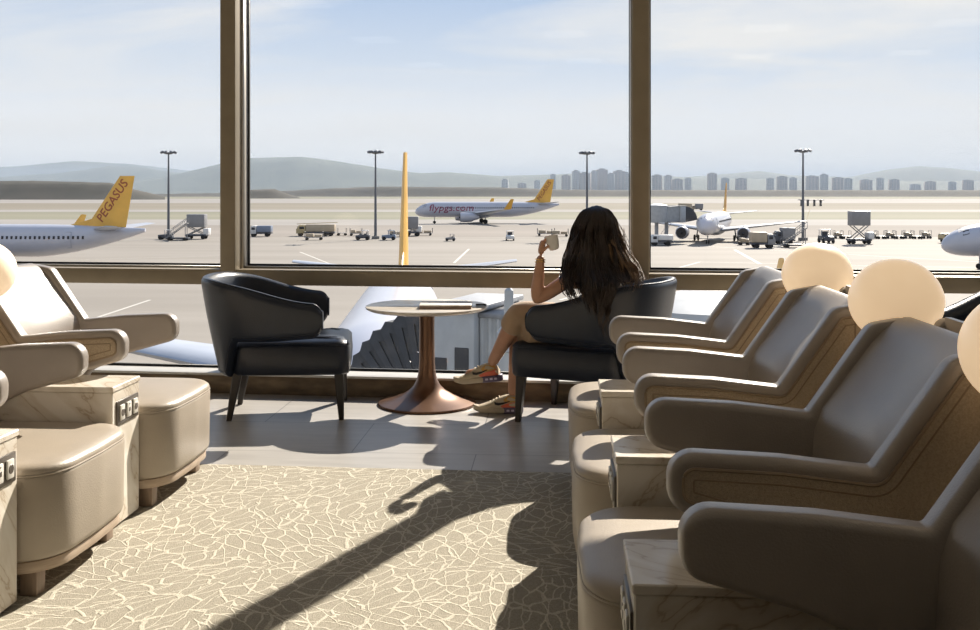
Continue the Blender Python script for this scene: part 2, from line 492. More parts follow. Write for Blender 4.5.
# ------------------------------------------------------------------ lounge chair (faces -x, front of the seat at x=0)
PROFILE = fillet([(.185, .585, .05), (.183, .705, .055), (.42, .695, .3), (.605, .675, .012), (.765, .905, .05), (.875, .925, .03), (.865, .10, .02), (.62, .10, .04), (.605, .43, .07), (.40, .525, .3)], 7)
PROFILE = resample(PROFILE, .03)
def lounge_chair(label, group):
    t = thing('lounge_chair', label, 'chair', (0, 0, 0), 0, group)
    for s in (-1, 1):
        bm = bmesh.new()
        y0, y1 = .232, .302
        slab(bm, PROFILE, y0 * s, y1 * s, .02 * s, lambda x, z, h: (x, h, z), 5) if s > 0 else \
            slab(bm, PROFILE, -y1, -y0, .02, lambda x, z, h: (x, h, z), 5)
        arm = obj('side_shell', bm, LEATHER, t)
        # tan fabric inset on the outer face, framed by a welt
        pin = inset(PROFILE, .028)
        bm = bmesh.new()
        a, b = (.3005, .3055) if s > 0 else (-.3055, -.3005)
        slab(bm, pin, a, b, .002, lambda x, z, h: (x, h, z), 2)
        ip = obj('fabric_panel', bm, FABRIC, arm); ip['label'] = 'tan woven fabric outer panel'
        bm = bmesh.new()
        loop_tube(bm, [(p.x, s * .3055, p.y) for p in inset(PROFILE, .030)], .0038)
        loop_tube(bm, [(p.x, s * .3057, p.y) for p in inset(PROFILE, .052)], .0020)
        obj('welt', bm, PIPING, arm)
    # back cushion: loft between the shells, hollow towards the middle
    bm = bmesh.new()
    zs = [.38, .45, .55, .63, .69, .74, .78, .82, .86, .89, .91, .92]
    def xf(z):
        pts = [(.38, .600), (.64, .615), (.69, .635), (.88, .775), (.92, .83)]
        for (z0, x0), (z1, x1) in zip(pts, pts[1:]):
            if z <= z1:
                return x0 + (x1 - x0) * (z - z0) / (z1 - z0)
        return pts[-1][1]
    rings = []
    ys = [i / 12 * .476 - .238 for i in range(13)]
    for z in zs:
        hol = .040 * min(1, (z - .36) / .2) * (1 if z < .84 else max(0, (.935 - z) / .095))
        ring = [(min(xf(z) + hol * (1 - (y / .238) ** 2), .86), y, z) for y in ys] + [(.862, y, z) for y in reversed(ys)]
        rings.append(ring)
    rings.append([(.5 * (p[0] + .862), p[1], .926) for p in rings[-1]])
    loft(bm, rings)
    obj('backrest', bm, LEATHER, t, angle=50)
    # seat
    S = resample(fillet([(.0, 0, .6), (.012, .315, .16), (.60, .318, .03), (.60, -.318, .03), (.012, -.315, .16)], 9), .03)
    bm = bmesh.new()
    rings = []
    for i, z in [(.022, .112), (.010, .118), (.004, .135), (.002, .25), (0, .365), (.002, .372), (.006, .377), (.003, .381), (.002, .386), (.006, .396), (.018, .405), (.045, .4105), (.10, .413)]:
        rings.append([(p.x, p.y, z) for p in inset(S, i)])
    loft(bm, rings)
    so = obj('seat', bm, SEATLEA, t, angle=60)
    bm = bmesh.new(); loop_tube(bm, [(p.x, p.y, .3775) for p in inset(S, .003)], .0035); obj('piping', bm, SEATLEA, so)
    bm = bmesh.new()
    slab(bm, inset(S, .018), .075, .111, .004, lambda x, y, h: (x, y, h), 2); obj('plinth', bm, PLINTH, t)
    for x, y in ((.11, -.24), (.11, .24), (.74, -.24), (.74, .24)):
        bm = bmesh.new(); box(bm, (x, y, .038 + (.012 if x > .5 else 0)), (.055, .055, .076 + (.02 if x > .5 else 0)), .004); obj('leg', bm, FOOT, t)
    return t

def side_table(label, group):
    t = thing('side_table', label, 'side table', (0, 0, 0), 0, group)
    bm = bmesh.new(); box(bm, (.42, 0, .26), (.84, .236, .50), .003, seg=1)
    obj('base', bm, MARBLE, t, angle=30)
    bm = bmesh.new(); box(bm, (.42, 0, .52), (.848, .244, .02), .003, seg=1); obj('table_top', bm, MARBLE, t, angle=30)
    bm = bmesh.new(); box(bm, (-.001, -.005, .425), (.012, .19, .09), .004)
    pl = obj('power_panel', bm, PLATE, t); pl['label'] = 'dark power outlet panel'
    for i, y in enumerate((-.062, -.004, .054)):
        bm = bmesh.new(); box(bm, (-.009, y, .425), (.008, .038, .058), .004)
        oo = obj('outlet', bm, OUTLET, pl)
        bm = bmesh.new()
        if i == 0:
            lathe(bm, [(.013, -.0005), (.014, .0005)], (-.0135, y, .425), 20, 'x')
        elif i == 1:
            box(bm, (-.0135, y, .425), (.001, .012, .014), 0); box(bm, (-.0135, y, .445), (.001, .006, .004), 0)
        else:
            lathe(bm, [(.014, -.0005), (.015, .0005)], (-.0135, y, .425), 20, 'x')
        obj('socket', bm, PLATE, oo)
    return t

def globe_lamp(label, group):
    t = thing('globe_lamp', label, 'lamp', (0, 0, 0), 0, group)
    gm = bpy.data.materials.get('opal_glass')
    if not gm:
        gm, nt, N, L, P = new_mat('opal_glass')
        P.inputs['Base Color'].default_value = (0.90, 0.80, 0.66, 1); P.inputs['Roughness'].default_value = 0.3
        P.inputs['Subsurface Weight'].default_value = 0.0
        P.inputs['Emission Color'].default_value = (1.0, 0.70, 0.42, 1)
        nz = N.new('ShaderNodeTexNoise'); nz.inputs['Scale'].default_value = 2
        mr = N.new('ShaderNodeMapRange'); mr.inputs['To Min'].default_value = .50; mr.inputs['To Max'].default_value = .60
        L.new(nz.outputs['Fac'], mr.inputs['Value']); L.new(mr.outputs[0], P.inputs['Emission Strength'])
    bm = bmesh.new()
    n = 24
    lathe(bm, [(max(.001, .126 * math.sin(PI * i / n)), -.117 * math.cos(PI * i / n)) for i in range(n + 1)], (0, 0, .415), 48)
    obj('globe_shade', bm, gm, t)
    bm = bmesh.new(); lathe(bm, [(.07, 0), (.072, .006), (.07, .012), (.012, .016), (.010, .02), (.010, .29), (.035, .298), (.035, .306)], (0, 0, 0), 28)
    obj('lamp_stand', bm, BRONZE, t)
    return t

XF = 0.05       # seat fronts of the right row
rowY = [4.175, 3.29, 2.405, 1.50]
tabY = [3.735, 2.85, 1.965]
XLF = -1.515    # seat fronts of the left row
ch0 = lounge_chair('taupe leather lounge chair in the right row, furthest from the camera, by the window', 'lounge chairs')
ch0.location = (XF, rowY[0], .002)
names = ['', 'taupe leather lounge chair second from the window in the right row',
         'taupe leather lounge chair third from the window in the right row, second nearest',
         'taupe leather lounge chair cut off at the bottom right corner, nearest in the right row']
for i in (1, 2, 3): dup(ch0, (XF - (.02 if i == 3 else 0), rowY[i], .002), 0, names[i])
lab = ['taupe leather lounge chair in the left row by the window, sunlit pale backrest in view',
       'taupe leather lounge chair cut off by the left edge, nearer one of the left row']
for i, y in enumerate((4.135, 3.252)): dup(ch0, (XLF, y, .002), PI, lab[i])
bl = ['taupe lounge chair facing away, its top peeking out between the two full globe lamps',
      'taupe lounge chair facing away, its top showing right of the larger globe lamp']
for i, y in enumerate((3.29, 2.405)): dup(ch0, (1.86, y, .002), PI, bl[i])

tb0 = side_table('cream marble side table between the two right row chairs nearest the window', 'marble side tables')
tb0.location = (XF + .115, tabY[0], .002)
dup(tb0, (XF + .115, tabY[1], .002), 0, 'cream marble side table between second and third chair of the right row')
dup(tb0, (XF + .093, tabY[2], .002), 0, 'cream marble side table at the bottom edge of the right row, nearest the camera')
dup(tb0, (XLF - .112, 3.694, .002), PI, 'cream marble side table in the left row between the two chairs, outlets facing the aisle')
dup(tb0, (XLF - .112, 2.808, .002), PI, 'cream marble side table at the bottom left corner of the photo with outlet panel')

gl0 = globe_lamp('glowing opal globe lamp second from the camera in the right row, largest fully visible', 'globe lamps')
gl0.location = (.943, tabY[1], .532)
dup(gl0, (.955, tabY[0], .532), 0, 'glowing opal globe lamp nearest the window in the right row')
dup(gl0, (.90, tabY[2], .532), 0, 'glowing opal globe lamp cut off by the right edge of the photo')
dup(gl0, (-2.20, 3.70, .532), 0, 'glowing opal globe lamp cut off by the left edge of the photo')


# ------------------------------------------------------------------ navy tub chair (faces +x)
def smooth01(t):
    t = max(0, min(1, t)); return t * t * (3 - 2 * t)
def tub_chair(label, group=None):
    t = thing('tub_chair', label, 'armchair', (0, 0, 0), 0, group)
    # plan path: from +y arm tip round the back to -y arm tip
    path = []
    for i in range(9): path.append((.235 - i * .042, .335, 0))
    nb = 26
    for i in range(nb + 1):
        a = PI / 2 + PI * i / nb
        ex = 0.78
        cx, cy = math.cos(a), math.sin(a)
        path.append((-.12 + .265 * math.copysign(abs(cx) ** ex, cx), .335 * math.copysign(abs(cy) ** ex, cy), 0))
    for i in range(9): path.append((-.101 + i * .042, -.335, 0))
    P = [Vector(p[:2]) for p in path]
    # arc length param
    L_ = [0]
    for a, b in zip(P, P[1:]): L_.append(L_[-1] + (b - a).length)
    T = L_[-1]
    rings = []
    inner, outer = [], []
    n = 130
    pts = []
    SS = []
    for k in range(n + 1):
        x_ = k / n
        s = T * (x_ - .85 * math.sin(2 * PI * x_) / (2 * PI)); SS.append(s)
        j = max(i for i in range(len(L_)) if L_[i] <= s + 1e-9); j = min(j, len(P) - 2)
        f = (s - L_[j]) / max(1e-9, L_[j + 1] - L_[j])
        pts.append(P[j].lerp(P[j + 1], f))
    for k, p in enumerate(pts):
        s = SS[k]
        e = min(s, T - s)                                   # distance from the nearer tip
        d = (pts[min(k + 1, n)] - pts[max(k - 1, 0)]).normalized()
        nrm = Vector((-d.y, d.x))
        if nrm.dot(p - Vector((-.05, 0))) < 0: nrm = -nrm    # outward
        back = smooth01((e - .30) / .35)
        ztop = .650 + .130 * smooth01((e - .02) / .62)
        zbot = .455 - .015 * smooth01(e / .3) - .20 * smooth01((e - .47) / .10)
        # rounded tip
        if e < .065:
            q = max(.55, math.sqrt(max(0, 1 - (1 - e / .065) ** 2.2)))
            mid = .56; ztop = mid + (ztop - mid) * q; zbot = mid + (zbot - mid) * q
            pass
        th = .062
        lean = .18 + .02 * back
        ring = []
        m = 6
        rr = min(.028, (ztop - zbot) / 2.2)
        def P3(off, z): 
            q = p + nrm * (off + lean * (z - .42) * (1 if z > .42 else .9))
            return (q.x, q.y, z)
        hts = [zbot + rr + (ztop - zbot - 2 * rr) * i / 8 for i in range(9)]
        bul = .008
        for z in hts: ring.append(P3(bul * math.sin(PI * (z - zbot) / (ztop - zbot)), z))
        for i in range(1, 6):
            a = PI * i / 6
            ring.append(P3(-th / 2 + th / 2 * math.cos(a), ztop - rr + rr * math.sin(a)))
        for z in reversed(hts): ring.append(P3(-th - .004, z))
        for i in range(1, 6):
            a = PI + PI * i / 6
            ring.append(P3(-th / 2 + th / 2 * math.cos(a), zbot + rr + rr * math.sin(a)))
        rings.append(ring)
    bm = bmesh.new()
    loft(bm, rings)
    sh = obj('shell', bm, NAVY, t, angle=60)
    bm = bmesh.new()
    tube(bm, [r_[10] for r_ in rings[2:-2]], .0035, 6)
    tube(bm, [r_[0] for r_ in rings[2:-2]], .0035, 6)
    obj('piping', bm, NAVY, sh)
    # seat box and cushion
    S = resample(fillet([(.375, .285, .07), (-.29, .25, .12), (-.29, -.25, .12), (.375, -.285, .07)], 7), .04)
    bm = bmesh.new()
    rings = [[(p.x, p.y, z) for p in inset(S, i)] for i, z in ((.03, .245), (.008, .25), (0, .262), (-.004, .33), (0, .395), (.006, .408), (.003, .412), (.006, .418), (.02, .43), (.05, .438), (.12, .444))]
    loft(bm, rings)
    se = obj('seat', bm, NAVY, t, angle=60)
    bm = bmesh.new(); loop_tube(bm, [(p.x, p.y, .409) for p in inset(S, .002)], .003); obj('piping', bm, NAVY, se)
    for x, y, dx, dy in ((.315, .235, .015, .015), (.315, -.235, .015, -.015), (-.235, .20, -.045, .01), (-.235, -.20, -.045, -.01)):
        bm = bmesh.new()
        rings = []
        for z, w in ((.26, .026), (.13, .021), (0.0, .014)):
            f = 1 - z / .26
            cx, cy = x + dx * f, y + dy * f
            rings.append([(cx + a * w, cy + b * w, z) for a, b in ((-1, -.7), (-.7, -1), (.7, -1), (1, -.7), (1, .7), (.7, 1), (-.7, 1), (-1, .7))])
        loft(bm, rings)
        obj('leg', bm, BLACKW, t)
    return t
C1 = (-1.545, 5.62, 0); C2 = (.195, 5.545, 0)
tub0 = tub_chair('empty navy leather tub chair left of the round table by the window', 'navy tub chairs')
tub0.location = C1; tub0.rotation_euler = (0, 0, math.radians(10))
FA = PI - math.radians(23)
dup(tub0, C2, FA, 'navy leather tub chair with the seated person, right of the round table')
dup(tub0, (2.16, 4.86, 0), math.radians(205), 'navy leather tub chair behind the right row, cut off by the right edge')

# ------------------------------------------------------------------ pedestal table and what lies on it
TC = pos(427, 5.90)
t = thing('pedestal_table', 'round pedestal table with pale veined top and flared bronze foot', 'table', (TC.x, TC.y, 0))
bm = bmesh.new()
lathe(bm, [(.345, .560), (.358, .567), (.362, .574), (.360, .579), (.352, .582)], n=72)
obj('table_top', bm, TOP, t)
bm = bmesh.new(); lathe(bm, [(.09, .552), (.335, .556), (.345, .560)], n=64); obj('top_rim', bm, BRONZE, t)
bm = bmesh.new()
lathe(bm, [(.285, 0), (.29, .006), (.285, .014), (.25, .024), (.20, .036), (.15, .054), (.11, .078), (.08, .108), (.060, .145), (.050, .19), (.046, .25), (.044, .45), (.046, .53), (.09, .552)], n=64)
obj('pedestal', bm, BRONZE, t)
PAPER = M('paper', (0.72, 0.68, 0.62), 0.6, var=0.03)
PAPERB = M('notebook_cover', (0.30, 0.22, 0.17), 0.5)
b0 = pos(446, 5.80)
t = thing('notebook', 'closed pale notebook lying flat on the round table', 'notebook', (b0.x, b0.y, .582), math.radians(4))
bm = bmesh.new(); box(bm, (0, 0, .010), (.295, .20, .014), .001); obj('pages', bm, PAPERB, t, False)
bm = bmesh.new(); box(bm, (0, 0, .020), (.30, .205, .006), .002); obj('cover', bm, PAPER, t)
bm = bmesh.new(); box(bm, (0, 0, .0015), (.30, .205, .003), .001); obj('back_cover', bm, PAPERB, t)
b1 = pos(455, 6.02)
bm = bmesh.new(); box(bm, (0, 0, .005), (.16, .075, .009), .003, seg=3)
o = obj('phone', bm, M('phone_black', (.02, .02, .022), .2), None); o.location = (b1.x, b1.y, .582); o.rotation_euler = (0, 0, .15)
tag(o, 'slim black phone lying behind the notebook on the round table', 'phone')
b2_ = pos(481, 5.86)
bm = bmesh.new(); tube(bm, [(-.03, 0, .008), (.0, .006, .008), (.03, 0, .008)], .006, 8)
o = obj('pen', bm, M('pen_dark', (.03, .025, .02), .3), None); o.location = (b2_.x, b2_.y, .581); tag(o, 'short dark pen at the right rim of the round table', 'pen')
#PART2
# ------------------------------------------------------------------ person
SKIN = M('skin', (0.50, 0.27, 0.17), 0.45, var=0.05, vscale=12, bump=0.05, bscale=300)
DRESS = M('beige_dress_cloth', (0.40, 0.28, 0.18), 0.85, var=0.05, bump=0.25, bscale=300, sheen=.2)
HAIR = M('dark_brown_hair', (0.022, 0.012, 0.007), 0.38, var=0.2, vscale=25)
HAIR2 = M('sunlit_brown_hair_tips', (0.17, 0.105, 0.055), 0.42, var=0.2, vscale=25)  # brown ends, paled so the colour carries the sun's golden sheen
GOLD = M('gold', (0.8, 0.5, 0.18), 0.2, metal=1.0)
CUPM = M('white_porcelain', (0.75, 0.73, 0.70), 0.25)
F_ = Vector((-math.cos(math.radians(23)), math.sin(math.radians(23)), 0))
N_ = Vector((-F_.y, F_.x, 0)) * 1.0
if N_.y > 0: N_ = -N_                      # towards her left-hand side

def skin_mesh(chains, levels=2):
    """chains: list of lists of (point, radius or (rx, ry)); first point of later chains may repeat an existing one"""
    me = bpy.data.meshes.new('tmp'); verts, edges, rad, idx = [], [], [], {}
    for ch in chains:
        prev = None
        for p, r in ch:
            key = tuple(round(c, 4) for c in p)
            if key not in idx:
                idx[key] = len(verts); verts.append(tuple(p)); rad.append(r if isinstance(r, tuple) else (r, r))
            i = idx[key]
            if prev is not None and prev != i: edges.append((prev, i))
            prev = i
    me.from_pydata(verts, edges, [])
    o = bpy.data.objects.new('tmp', me); COL.objects.link(o)
    md = o.modifiers.new('s', 'SKIN'); md.use_smooth_shade = True
    layer = me.skin_vertices[0].data
    for i, r in enumerate(rad): layer[i].radius = r
    roots = set()
    adj = {}
    for a, b in edges: adj.setdefault(a, []).append(b); adj.setdefault(b, []).append(a)
    seen = set()
    for i in range(len(verts)):
        if i not in seen:
            layer[i].use_root = True
            st = [i]
            while st:
                q = st.pop()
                if q in seen: continue
                seen.add(q); st += adj.get(q, [])
        else: layer[i].use_root = False
    sd = o.modifiers.new('d', 'SUBSURF'); sd.levels = levels; sd.render_levels = levels
    bpy.context.view_layer.update()
    dg = bpy.context.evaluated_depsgraph_get()
    m2 = bpy.data.meshes.new_from_object(o.evaluated_get(dg))
    b = bmesh.new(); b.from_mesh(m2)
    bpy.data.objects.remove(o); bpy.data.meshes.remove(m2)
    return b

def remesh(bm, voxel, smooth_it=4):
    me = bpy.data.meshes.new('tmp'); bm.to_mesh(me); bm.free()
    o = bpy.data.objects.new('tmp', me); COL.objects.link(o)
    r = o.modifiers.new('r', 'REMESH'); r.mode = 'VOXEL'; r.voxel_size = voxel
    if smooth_it:
        s = o.modifiers.new('s', 'SMOOTH'); s.iterations = smooth_it; s.factor = .5
    bpy.context.view_layer.update()
    dg = bpy.context.evaluated_depsgraph_get()
    m2 = bpy.data.meshes.new_from_object(o.evaluated_get(dg))
    b = bmesh.new(); b.from_mesh(m2)
    bpy.data.objects.remove(o); bpy.data.meshes.remove(m2)
    return b

def ellipsoid(bm, c, r, rot=None, u=24, v=16):
    b2 = bmesh.new(); bmesh.ops.create_uvsphere(b2, u_segments=u, v_segments=v, radius=1)
    m = Matrix.Translation(c) @ (rot.to_4x4() if rot else Matrix.Identity(4)) @ Matrix.Diagonal((*r, 1))
    b2.transform(m); merge(bm, b2)

PEL = Vector((.245, 5.50, .53))
HIPL, HIPR = PEL + N_ * .09 + F_ * .03, PEL - N_ * .09 + F_ * .03
BELLY = Vector((.25, 5.50, .66)); CHEST = Vector((.245, 5.455, .80)); NECKB = Vector((.235, 5.43, .92))
SHL = NECKB + N_ * .155 + Vector((-.02, 0, -.075)); SHR = NECKB - N_ * .155 + Vector((0, 0, -.075))
HEADC = Vector((.222, 5.41, 1.055))
ELB = Vector((-.105, 5.295, .675)); WR = Vector((-.080, 5.285, .918))
KNL = Vector((-.195, 5.455, .595)); ANL = Vector((-.368, 5.64, .272))
KNR = Vector((-.20, 5.60, .50)); ANR = Vector((-.245, 5.655, .095))
ELR = SHR + Vector((-.02, .06, -.25)) + F_ * .05; WRR = ELR + F_ * .20 - N_ * -.06 + Vector((0, 0, -.03))
PALM = WR + Vector((.008, 0, .055))
def along(a, b, t): return a.lerp(b, t)
ch = [
    [(PEL, .115), (BELLY, (.10, .09)), (CHEST, (.115, .095)), (NECKB, .062), (along(NECKB, HEADC, .55), .047), (HEADC - Vector((0, 0, .03)), .055)],
    [(NECKB, .062), (SHL, .050), (along(SHL, ELB, .5), .041), (ELB, .036), (along(ELB, WR, .3), .037), (along(ELB, WR, .7), .028), (WR, .021)],
    [(NECKB, .062), (SHR, .050), (along(SHR, ELR, .5), .041), (ELR, .036), (along(ELR, WRR, .35), .036), (WRR, .022), (WRR + F_ * .07, .028)],
    [(PEL, .115), (HIPL, .095), (along(HIPL, KNL, .5), .080), (KNL, .058), (along(KNL, ANL, .3), .055), (along(KNL, ANL, .7), .040), (ANL, .031)],
    [(PEL, .115), (HIPR, .095), (along(HIPR, KNR, .5), .080), (KNR, .058), (along(KNR, ANR, .3), .055), (along(KNR, ANR, .7), .040), (ANR, .031)],
]
body = skin_mesh(ch, 2)
for a, d in ((ANL, Vector((-1, .12, -.0))), (ANR, Vector((-1, .0, 0)))):      # feet inside the shoes
    b = skin_mesh([[(a + Vector((0, 0, .0)), .030), (a + d * .05 + Vector((0, 0, -.045)), .032), (a + d * .15 + Vector((0, 0, -.055)), .026)]], 1); merge(body, b)
# cup, held at its handle beside the palm
CUPP = Vector((-.008, 5.275, .945))
# left hand: palm and five bent fingers closing on the cup's handle
def V(x, y, z): return Vector((x, y, z))
pm = skin_mesh([[(WR, (.022, .018)), (WR + V(.002, 0, .03), (.030, .019)), (WR + V(.010, 0, .062), (.034, .019)), (WR + V(.016, 0, .080), (.029, .015))]], 2); merge(body, pm)
fx = WR + V(.018, 0, .07)
for i, (dy, ln, up) in enumerate(((-.026, .92, .008), (-.009, 1.0, .012), (.009, .96, .008), (.025, .78, .0))):
    a = fx + V(0, dy, up * .6)
    pts = [(a, .0095), (a + V(.016, dy * .1, .016) * ln, .0088), (a + V(.040, 0, .010) * ln, .0082), (a + V(.050, 0, -.012) * ln, .0075), (a + V(.040, 0, -.030) * ln, .007)]
    merge(body, skin_mesh([pts], 1))
th = [(WR + V(.010, -.022, .022), .011), (WR + V(.026, -.034, .038), .010), (WR + V(.044, -.030, .050), .009), (WR + V(.056, -.018, .056), .0078)]
merge(body, skin_mesh([th], 1))
# right hand resting on the lap
for i in range(4):
    a = WRR + F_ * .08 + N_ * (.024 - .016 * i)
    merge(body, skin_mesh([[(a, .0095), (a + F_ * .03 + V(0, 0, .004), .0088), (a + F_ * .055 + V(0, 0, -.01), .008)]], 1))
merge(body, skin_mesh([[(WRR + F_ * .03 + N_ * .02, .011), (WRR + F_ * .06 + N_ * .045, .009), (WRR + F_ * .08 + N_ * .05, .008)]], 1))
# head, turned towards the window side of where she faces
HF = Vector((-.80, .60, 0)).normalized()
hr = Matrix((( HF.x, -HF.y, 0), (HF.y, HF.x, 0), (0, 0, 1)))
def H(x, y, z): return HEADC + hr @ Vector((x, y, z))
ellipsoid(body, H(-.010, 0, .018), (.092, .073, .085), hr)
ellipsoid(body, H(.022, 0, -.035), (.062, .056, .072), hr)
ellipsoid(body, H(.055, 0, -.085), (.026, .026, .020), hr, 12, 8)
ellipsoid(body, H(.088, 0, -.018), (.016, .011, .022), hr, 12, 8)
ellipsoid(body, H(.076, 0, .010), (.012, .034, .008), hr, 12, 8)
for s in (-1, 1):
    ellipsoid(body, H(-.005, s * .072, -.008), (.018, .008, .030), hr, 12, 8)
    ellipsoid(body, H(.060, s * .030, -.030), (.022, .022, .020), hr, 12, 8)
body = remesh(body, .0042, 3)
P0 = Vector((.245, 5.50, 0))
per = thing('person', 'woman with long dark wavy hair and beige dress seated in navy chair, raising a cup', 'person', P0)
def pobj(name, bm, mat, parent, angle=60):
    bm.transform(Matrix.Translation(-P0))
    return obj(name, bm, mat, parent, angle=angle)
bo = pobj('body', body, SKIN, per)
# eyes and lips
EYE_W = M('eye_white', (.8, .78, .75), .2); IRIS = M('iris_brown', (.05, .025, .01), .2); LIPS = M('lips', (.42, .12, .10), .4)
for s in (-1, 1):
    bm = bmesh.new(); ellipsoid(bm, H(.073, s * .028, .000), (.010, .013, .008), hr, 16, 10); e = pobj('eye', bm, EYE_W, bo)
    bm = bmesh.new(); ellipsoid(bm, H(.080, s * .028, .000), (.004, .0055, .0055), hr, 12, 8); pobj('iris', bm, IRIS, e)
bm = bmesh.new(); ellipsoid(bm, H(.078, 0, -.052), (.009, .022, .008), hr, 16, 8); pobj('lips', bm, LIPS, bo)
# dress
dch = [[(PEL - F_ * .01, .135), (BELLY, (.118, .108)), (CHEST, (.132, .112)), (CHEST + V(0, 0, .05), (.115, .09))],
       [(PEL - F_ * .01, .135), (HIPL, .112), (along(HIPL, KNL, .5), .096), (along(HIPL, KNL, .85), .080), (KNL + V(-.012, .002, .0), .072), (along(KNL, ANL, .18), .074), (along(KNL, ANL, .36), .082)],
       [(PEL - F_ * .01, .135), (HIPR, .112), (along(HIPR, KNR, .5), .096), (along(HIPR, KNR, .85), .080), (KNR, .066)]]
dr = skin_mesh(dch, 2)
# skirt falling between and below the knees
sk = bmesh.new()
hem = []
kn = [KNL + V(-.03, -.03, .05), KNL + V(.02, -.075, .0), KNL + V(.06, -.08, -.12), KNL + V(.035, .0, -.20), KNR + V(-.0, -.0, -.13), KNR + V(-.05, .05, -.08), KNR + V(-.03, .07, .06), KNL + V(-.05, .06, .04), ]
kn2 = [p + (PEL - KNL) * .8 + V(0, 0, -.0) for p in kn]
for p in kn2: p.z = max(p.z, .465)
loft(sk, [kn2, kn])
merge(dr, sk)
dr = remesh(dr, .011, 4)
pobj('dress', dr, DRESS, per)
bm = bmesh.new()
for s in (1, -1):
    a = CHEST + N_ * .07 * s + V(0, 0, .06)
    tube(bm, [a + F_ * .075, a + F_ * .05 + V(0, 0, .055), a + V(0, 0, .082) , a - F_ * .05 + V(0, 0, .05), a - F_ * .075], .010, 8)
pobj('dress_strap', bm, DRESS, per)
# hair: cap and about a thousand strands in locks, falling behind the chair back
def lerp_tab(tab, z):
    for (z0, a), (z1, b) in zip(tab, tab[1:]):
        if z >= z1: return a + (b - a) * (z - z0) / (z1 - z0)
    return tab[-1][1]
XC = [(1.17, .218), (1.0, .212), (.9, .218), (.80, .235), (.72, .232), (.5, .228)]
HW = [(1.178, .015), (1.165, .050), (1.14, .080), (1.10, .105), (1.05, .122), (.95, .148), (.88, .175), (.80, .205), (.74, .19), (.66, .12), (.52, .07)]
YBK = [(1.178, 5.41), (1.15, 5.34), (1.10, 5.302), (1.03, 5.285), (.95, 5.25), (.86, 5.17), (.80, 5.105), (.75, 5.05), (.66, 5.04), (.5, 5.04)]
def shellbm():
    bm = bmesh.new(); rings = []
    for i in range(26):
        z = 1.174 - (1.174 - .79) * i / 25
        w = lerp_tab(HW, z) * .90; xc = lerp_tab(XC, z); yb = lerp_tab(YBK, z) + .012
        dep = min(.20, .03 + (1.176 - z) * 1.6)
        if z < .98: dep = .20 - (.98 - z) * .55
        ring = []
        for k in range(28):
            a = 2 * PI * k / 28
            cx, cy = math.cos(a), math.sin(a)
            x = xc + w * cx; y = yb + dep / 2 - dep / 2 * cy
            # open towards the face
            q = Vector((x, y, 0)) - Vector((HEADC.x, HEADC.y, 0))
            f = q.dot(HF)
            lim = .045
            if f > lim and z < 1.12: q -= HF * (f - lim); x, y = HEADC.x + q.x, HEADC.y + q.y
            ring.append((x, y, z))
        rings.append(ring)
    loft(bm, rings); return bm
hair = pobj('hair', shellbm(), HAIR, per, 80)
dark, tips = bmesh.new(), bmesh.new()
for lock in range(150):
    u0 = R.uniform(-1, 1); v0 = R.random() ** 1.6
    side = u0
    ph = R.uniform(0, 6.28); amp = R.uniform(.003, .013); frq = R.uniform(18, 34)
    if side > .25: zend = R.uniform(.765, .86)
    elif side < -.55: zend = R.uniform(.70, .84)
    elif side < -.1: zend = R.uniform(.63, .78)
    else: zend = R.uniform(.53, .74) if v0 < .45 else R.uniform(.70, .8)
    light = (side > .55 and R.random() < .7) or R.random() < .04  # mostly locks on the sunny edge get the painted sun glow
    for s_ in range(9):
        u = max(-1, min(1, u0 + R.gauss(0, .045))); v = max(0, v0 + R.gauss(0, .05))
        ze = zend + R.uniform(-.03, .03)
        zs = 1.176 - abs(u) ** 2.2 * .02 - v * .01
        npt = 17; pts = []; rad = []
        for k in range(npt):
            f = k / (npt - 1)
            z = zs + (ze - zs) * (f ** 1.15 if f > 0 else 0)
            w = lerp_tab(HW, z); hw = math.sqrt(max(0, 1 - u * u))
            sp = smooth01((z - .60) / .25)
            x = lerp_tab(XC, z) + u * w + amp * math.sin(ph + frq * z + u) * (.4 + f)
            y = lerp_tab(YBK, z) + (1 - hw) * .09 * sp + v * .11 * sp * min(1, (1.185 - z) * 9) + amp * .8 * math.cos(ph * 1.7 + frq * z) * (.3 + f)
            if z < .80: y = min(y, 5.10 + .5 * (z - .72)) if z > .72 else min(y, 5.10)
            pts.append((x, y, z)); rad.append(.0026 * (1.0 if f < .75 else 1.0 - (f - .75) * 2.9))
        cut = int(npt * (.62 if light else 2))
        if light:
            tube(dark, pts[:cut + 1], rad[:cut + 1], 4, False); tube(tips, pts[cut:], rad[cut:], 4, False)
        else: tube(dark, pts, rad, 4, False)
pobj('hair_strands', dark, HAIR, hair, 90)
ht = pobj('hair_tips', tips, HAIR2, hair, 90); ht['label'] = 'brown hair ends with sun glow painted into the colour'; ht['kind'] = 'stuff'
# flyaway strands
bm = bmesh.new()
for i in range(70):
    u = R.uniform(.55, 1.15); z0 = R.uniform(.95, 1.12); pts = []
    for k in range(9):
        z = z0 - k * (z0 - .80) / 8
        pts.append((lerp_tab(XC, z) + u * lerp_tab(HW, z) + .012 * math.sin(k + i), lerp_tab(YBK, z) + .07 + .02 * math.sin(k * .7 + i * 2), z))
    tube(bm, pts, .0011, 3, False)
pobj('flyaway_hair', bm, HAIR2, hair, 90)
# bracelets and earring
for dz in (-.022, -.034):
    bm = bmesh.new(); c = along(WR, ELB, -dz / .22)
    loop_tube(bm, [(c.x + .026 * math.cos(a), c.y + .026 * math.sin(a), c.z + .003 * math.sin(a + dz * 90)) for a in [2 * PI * k / 24 for k in range(24)]], .0028, 6)
    pobj('bracelet', bm, GOLD, per)
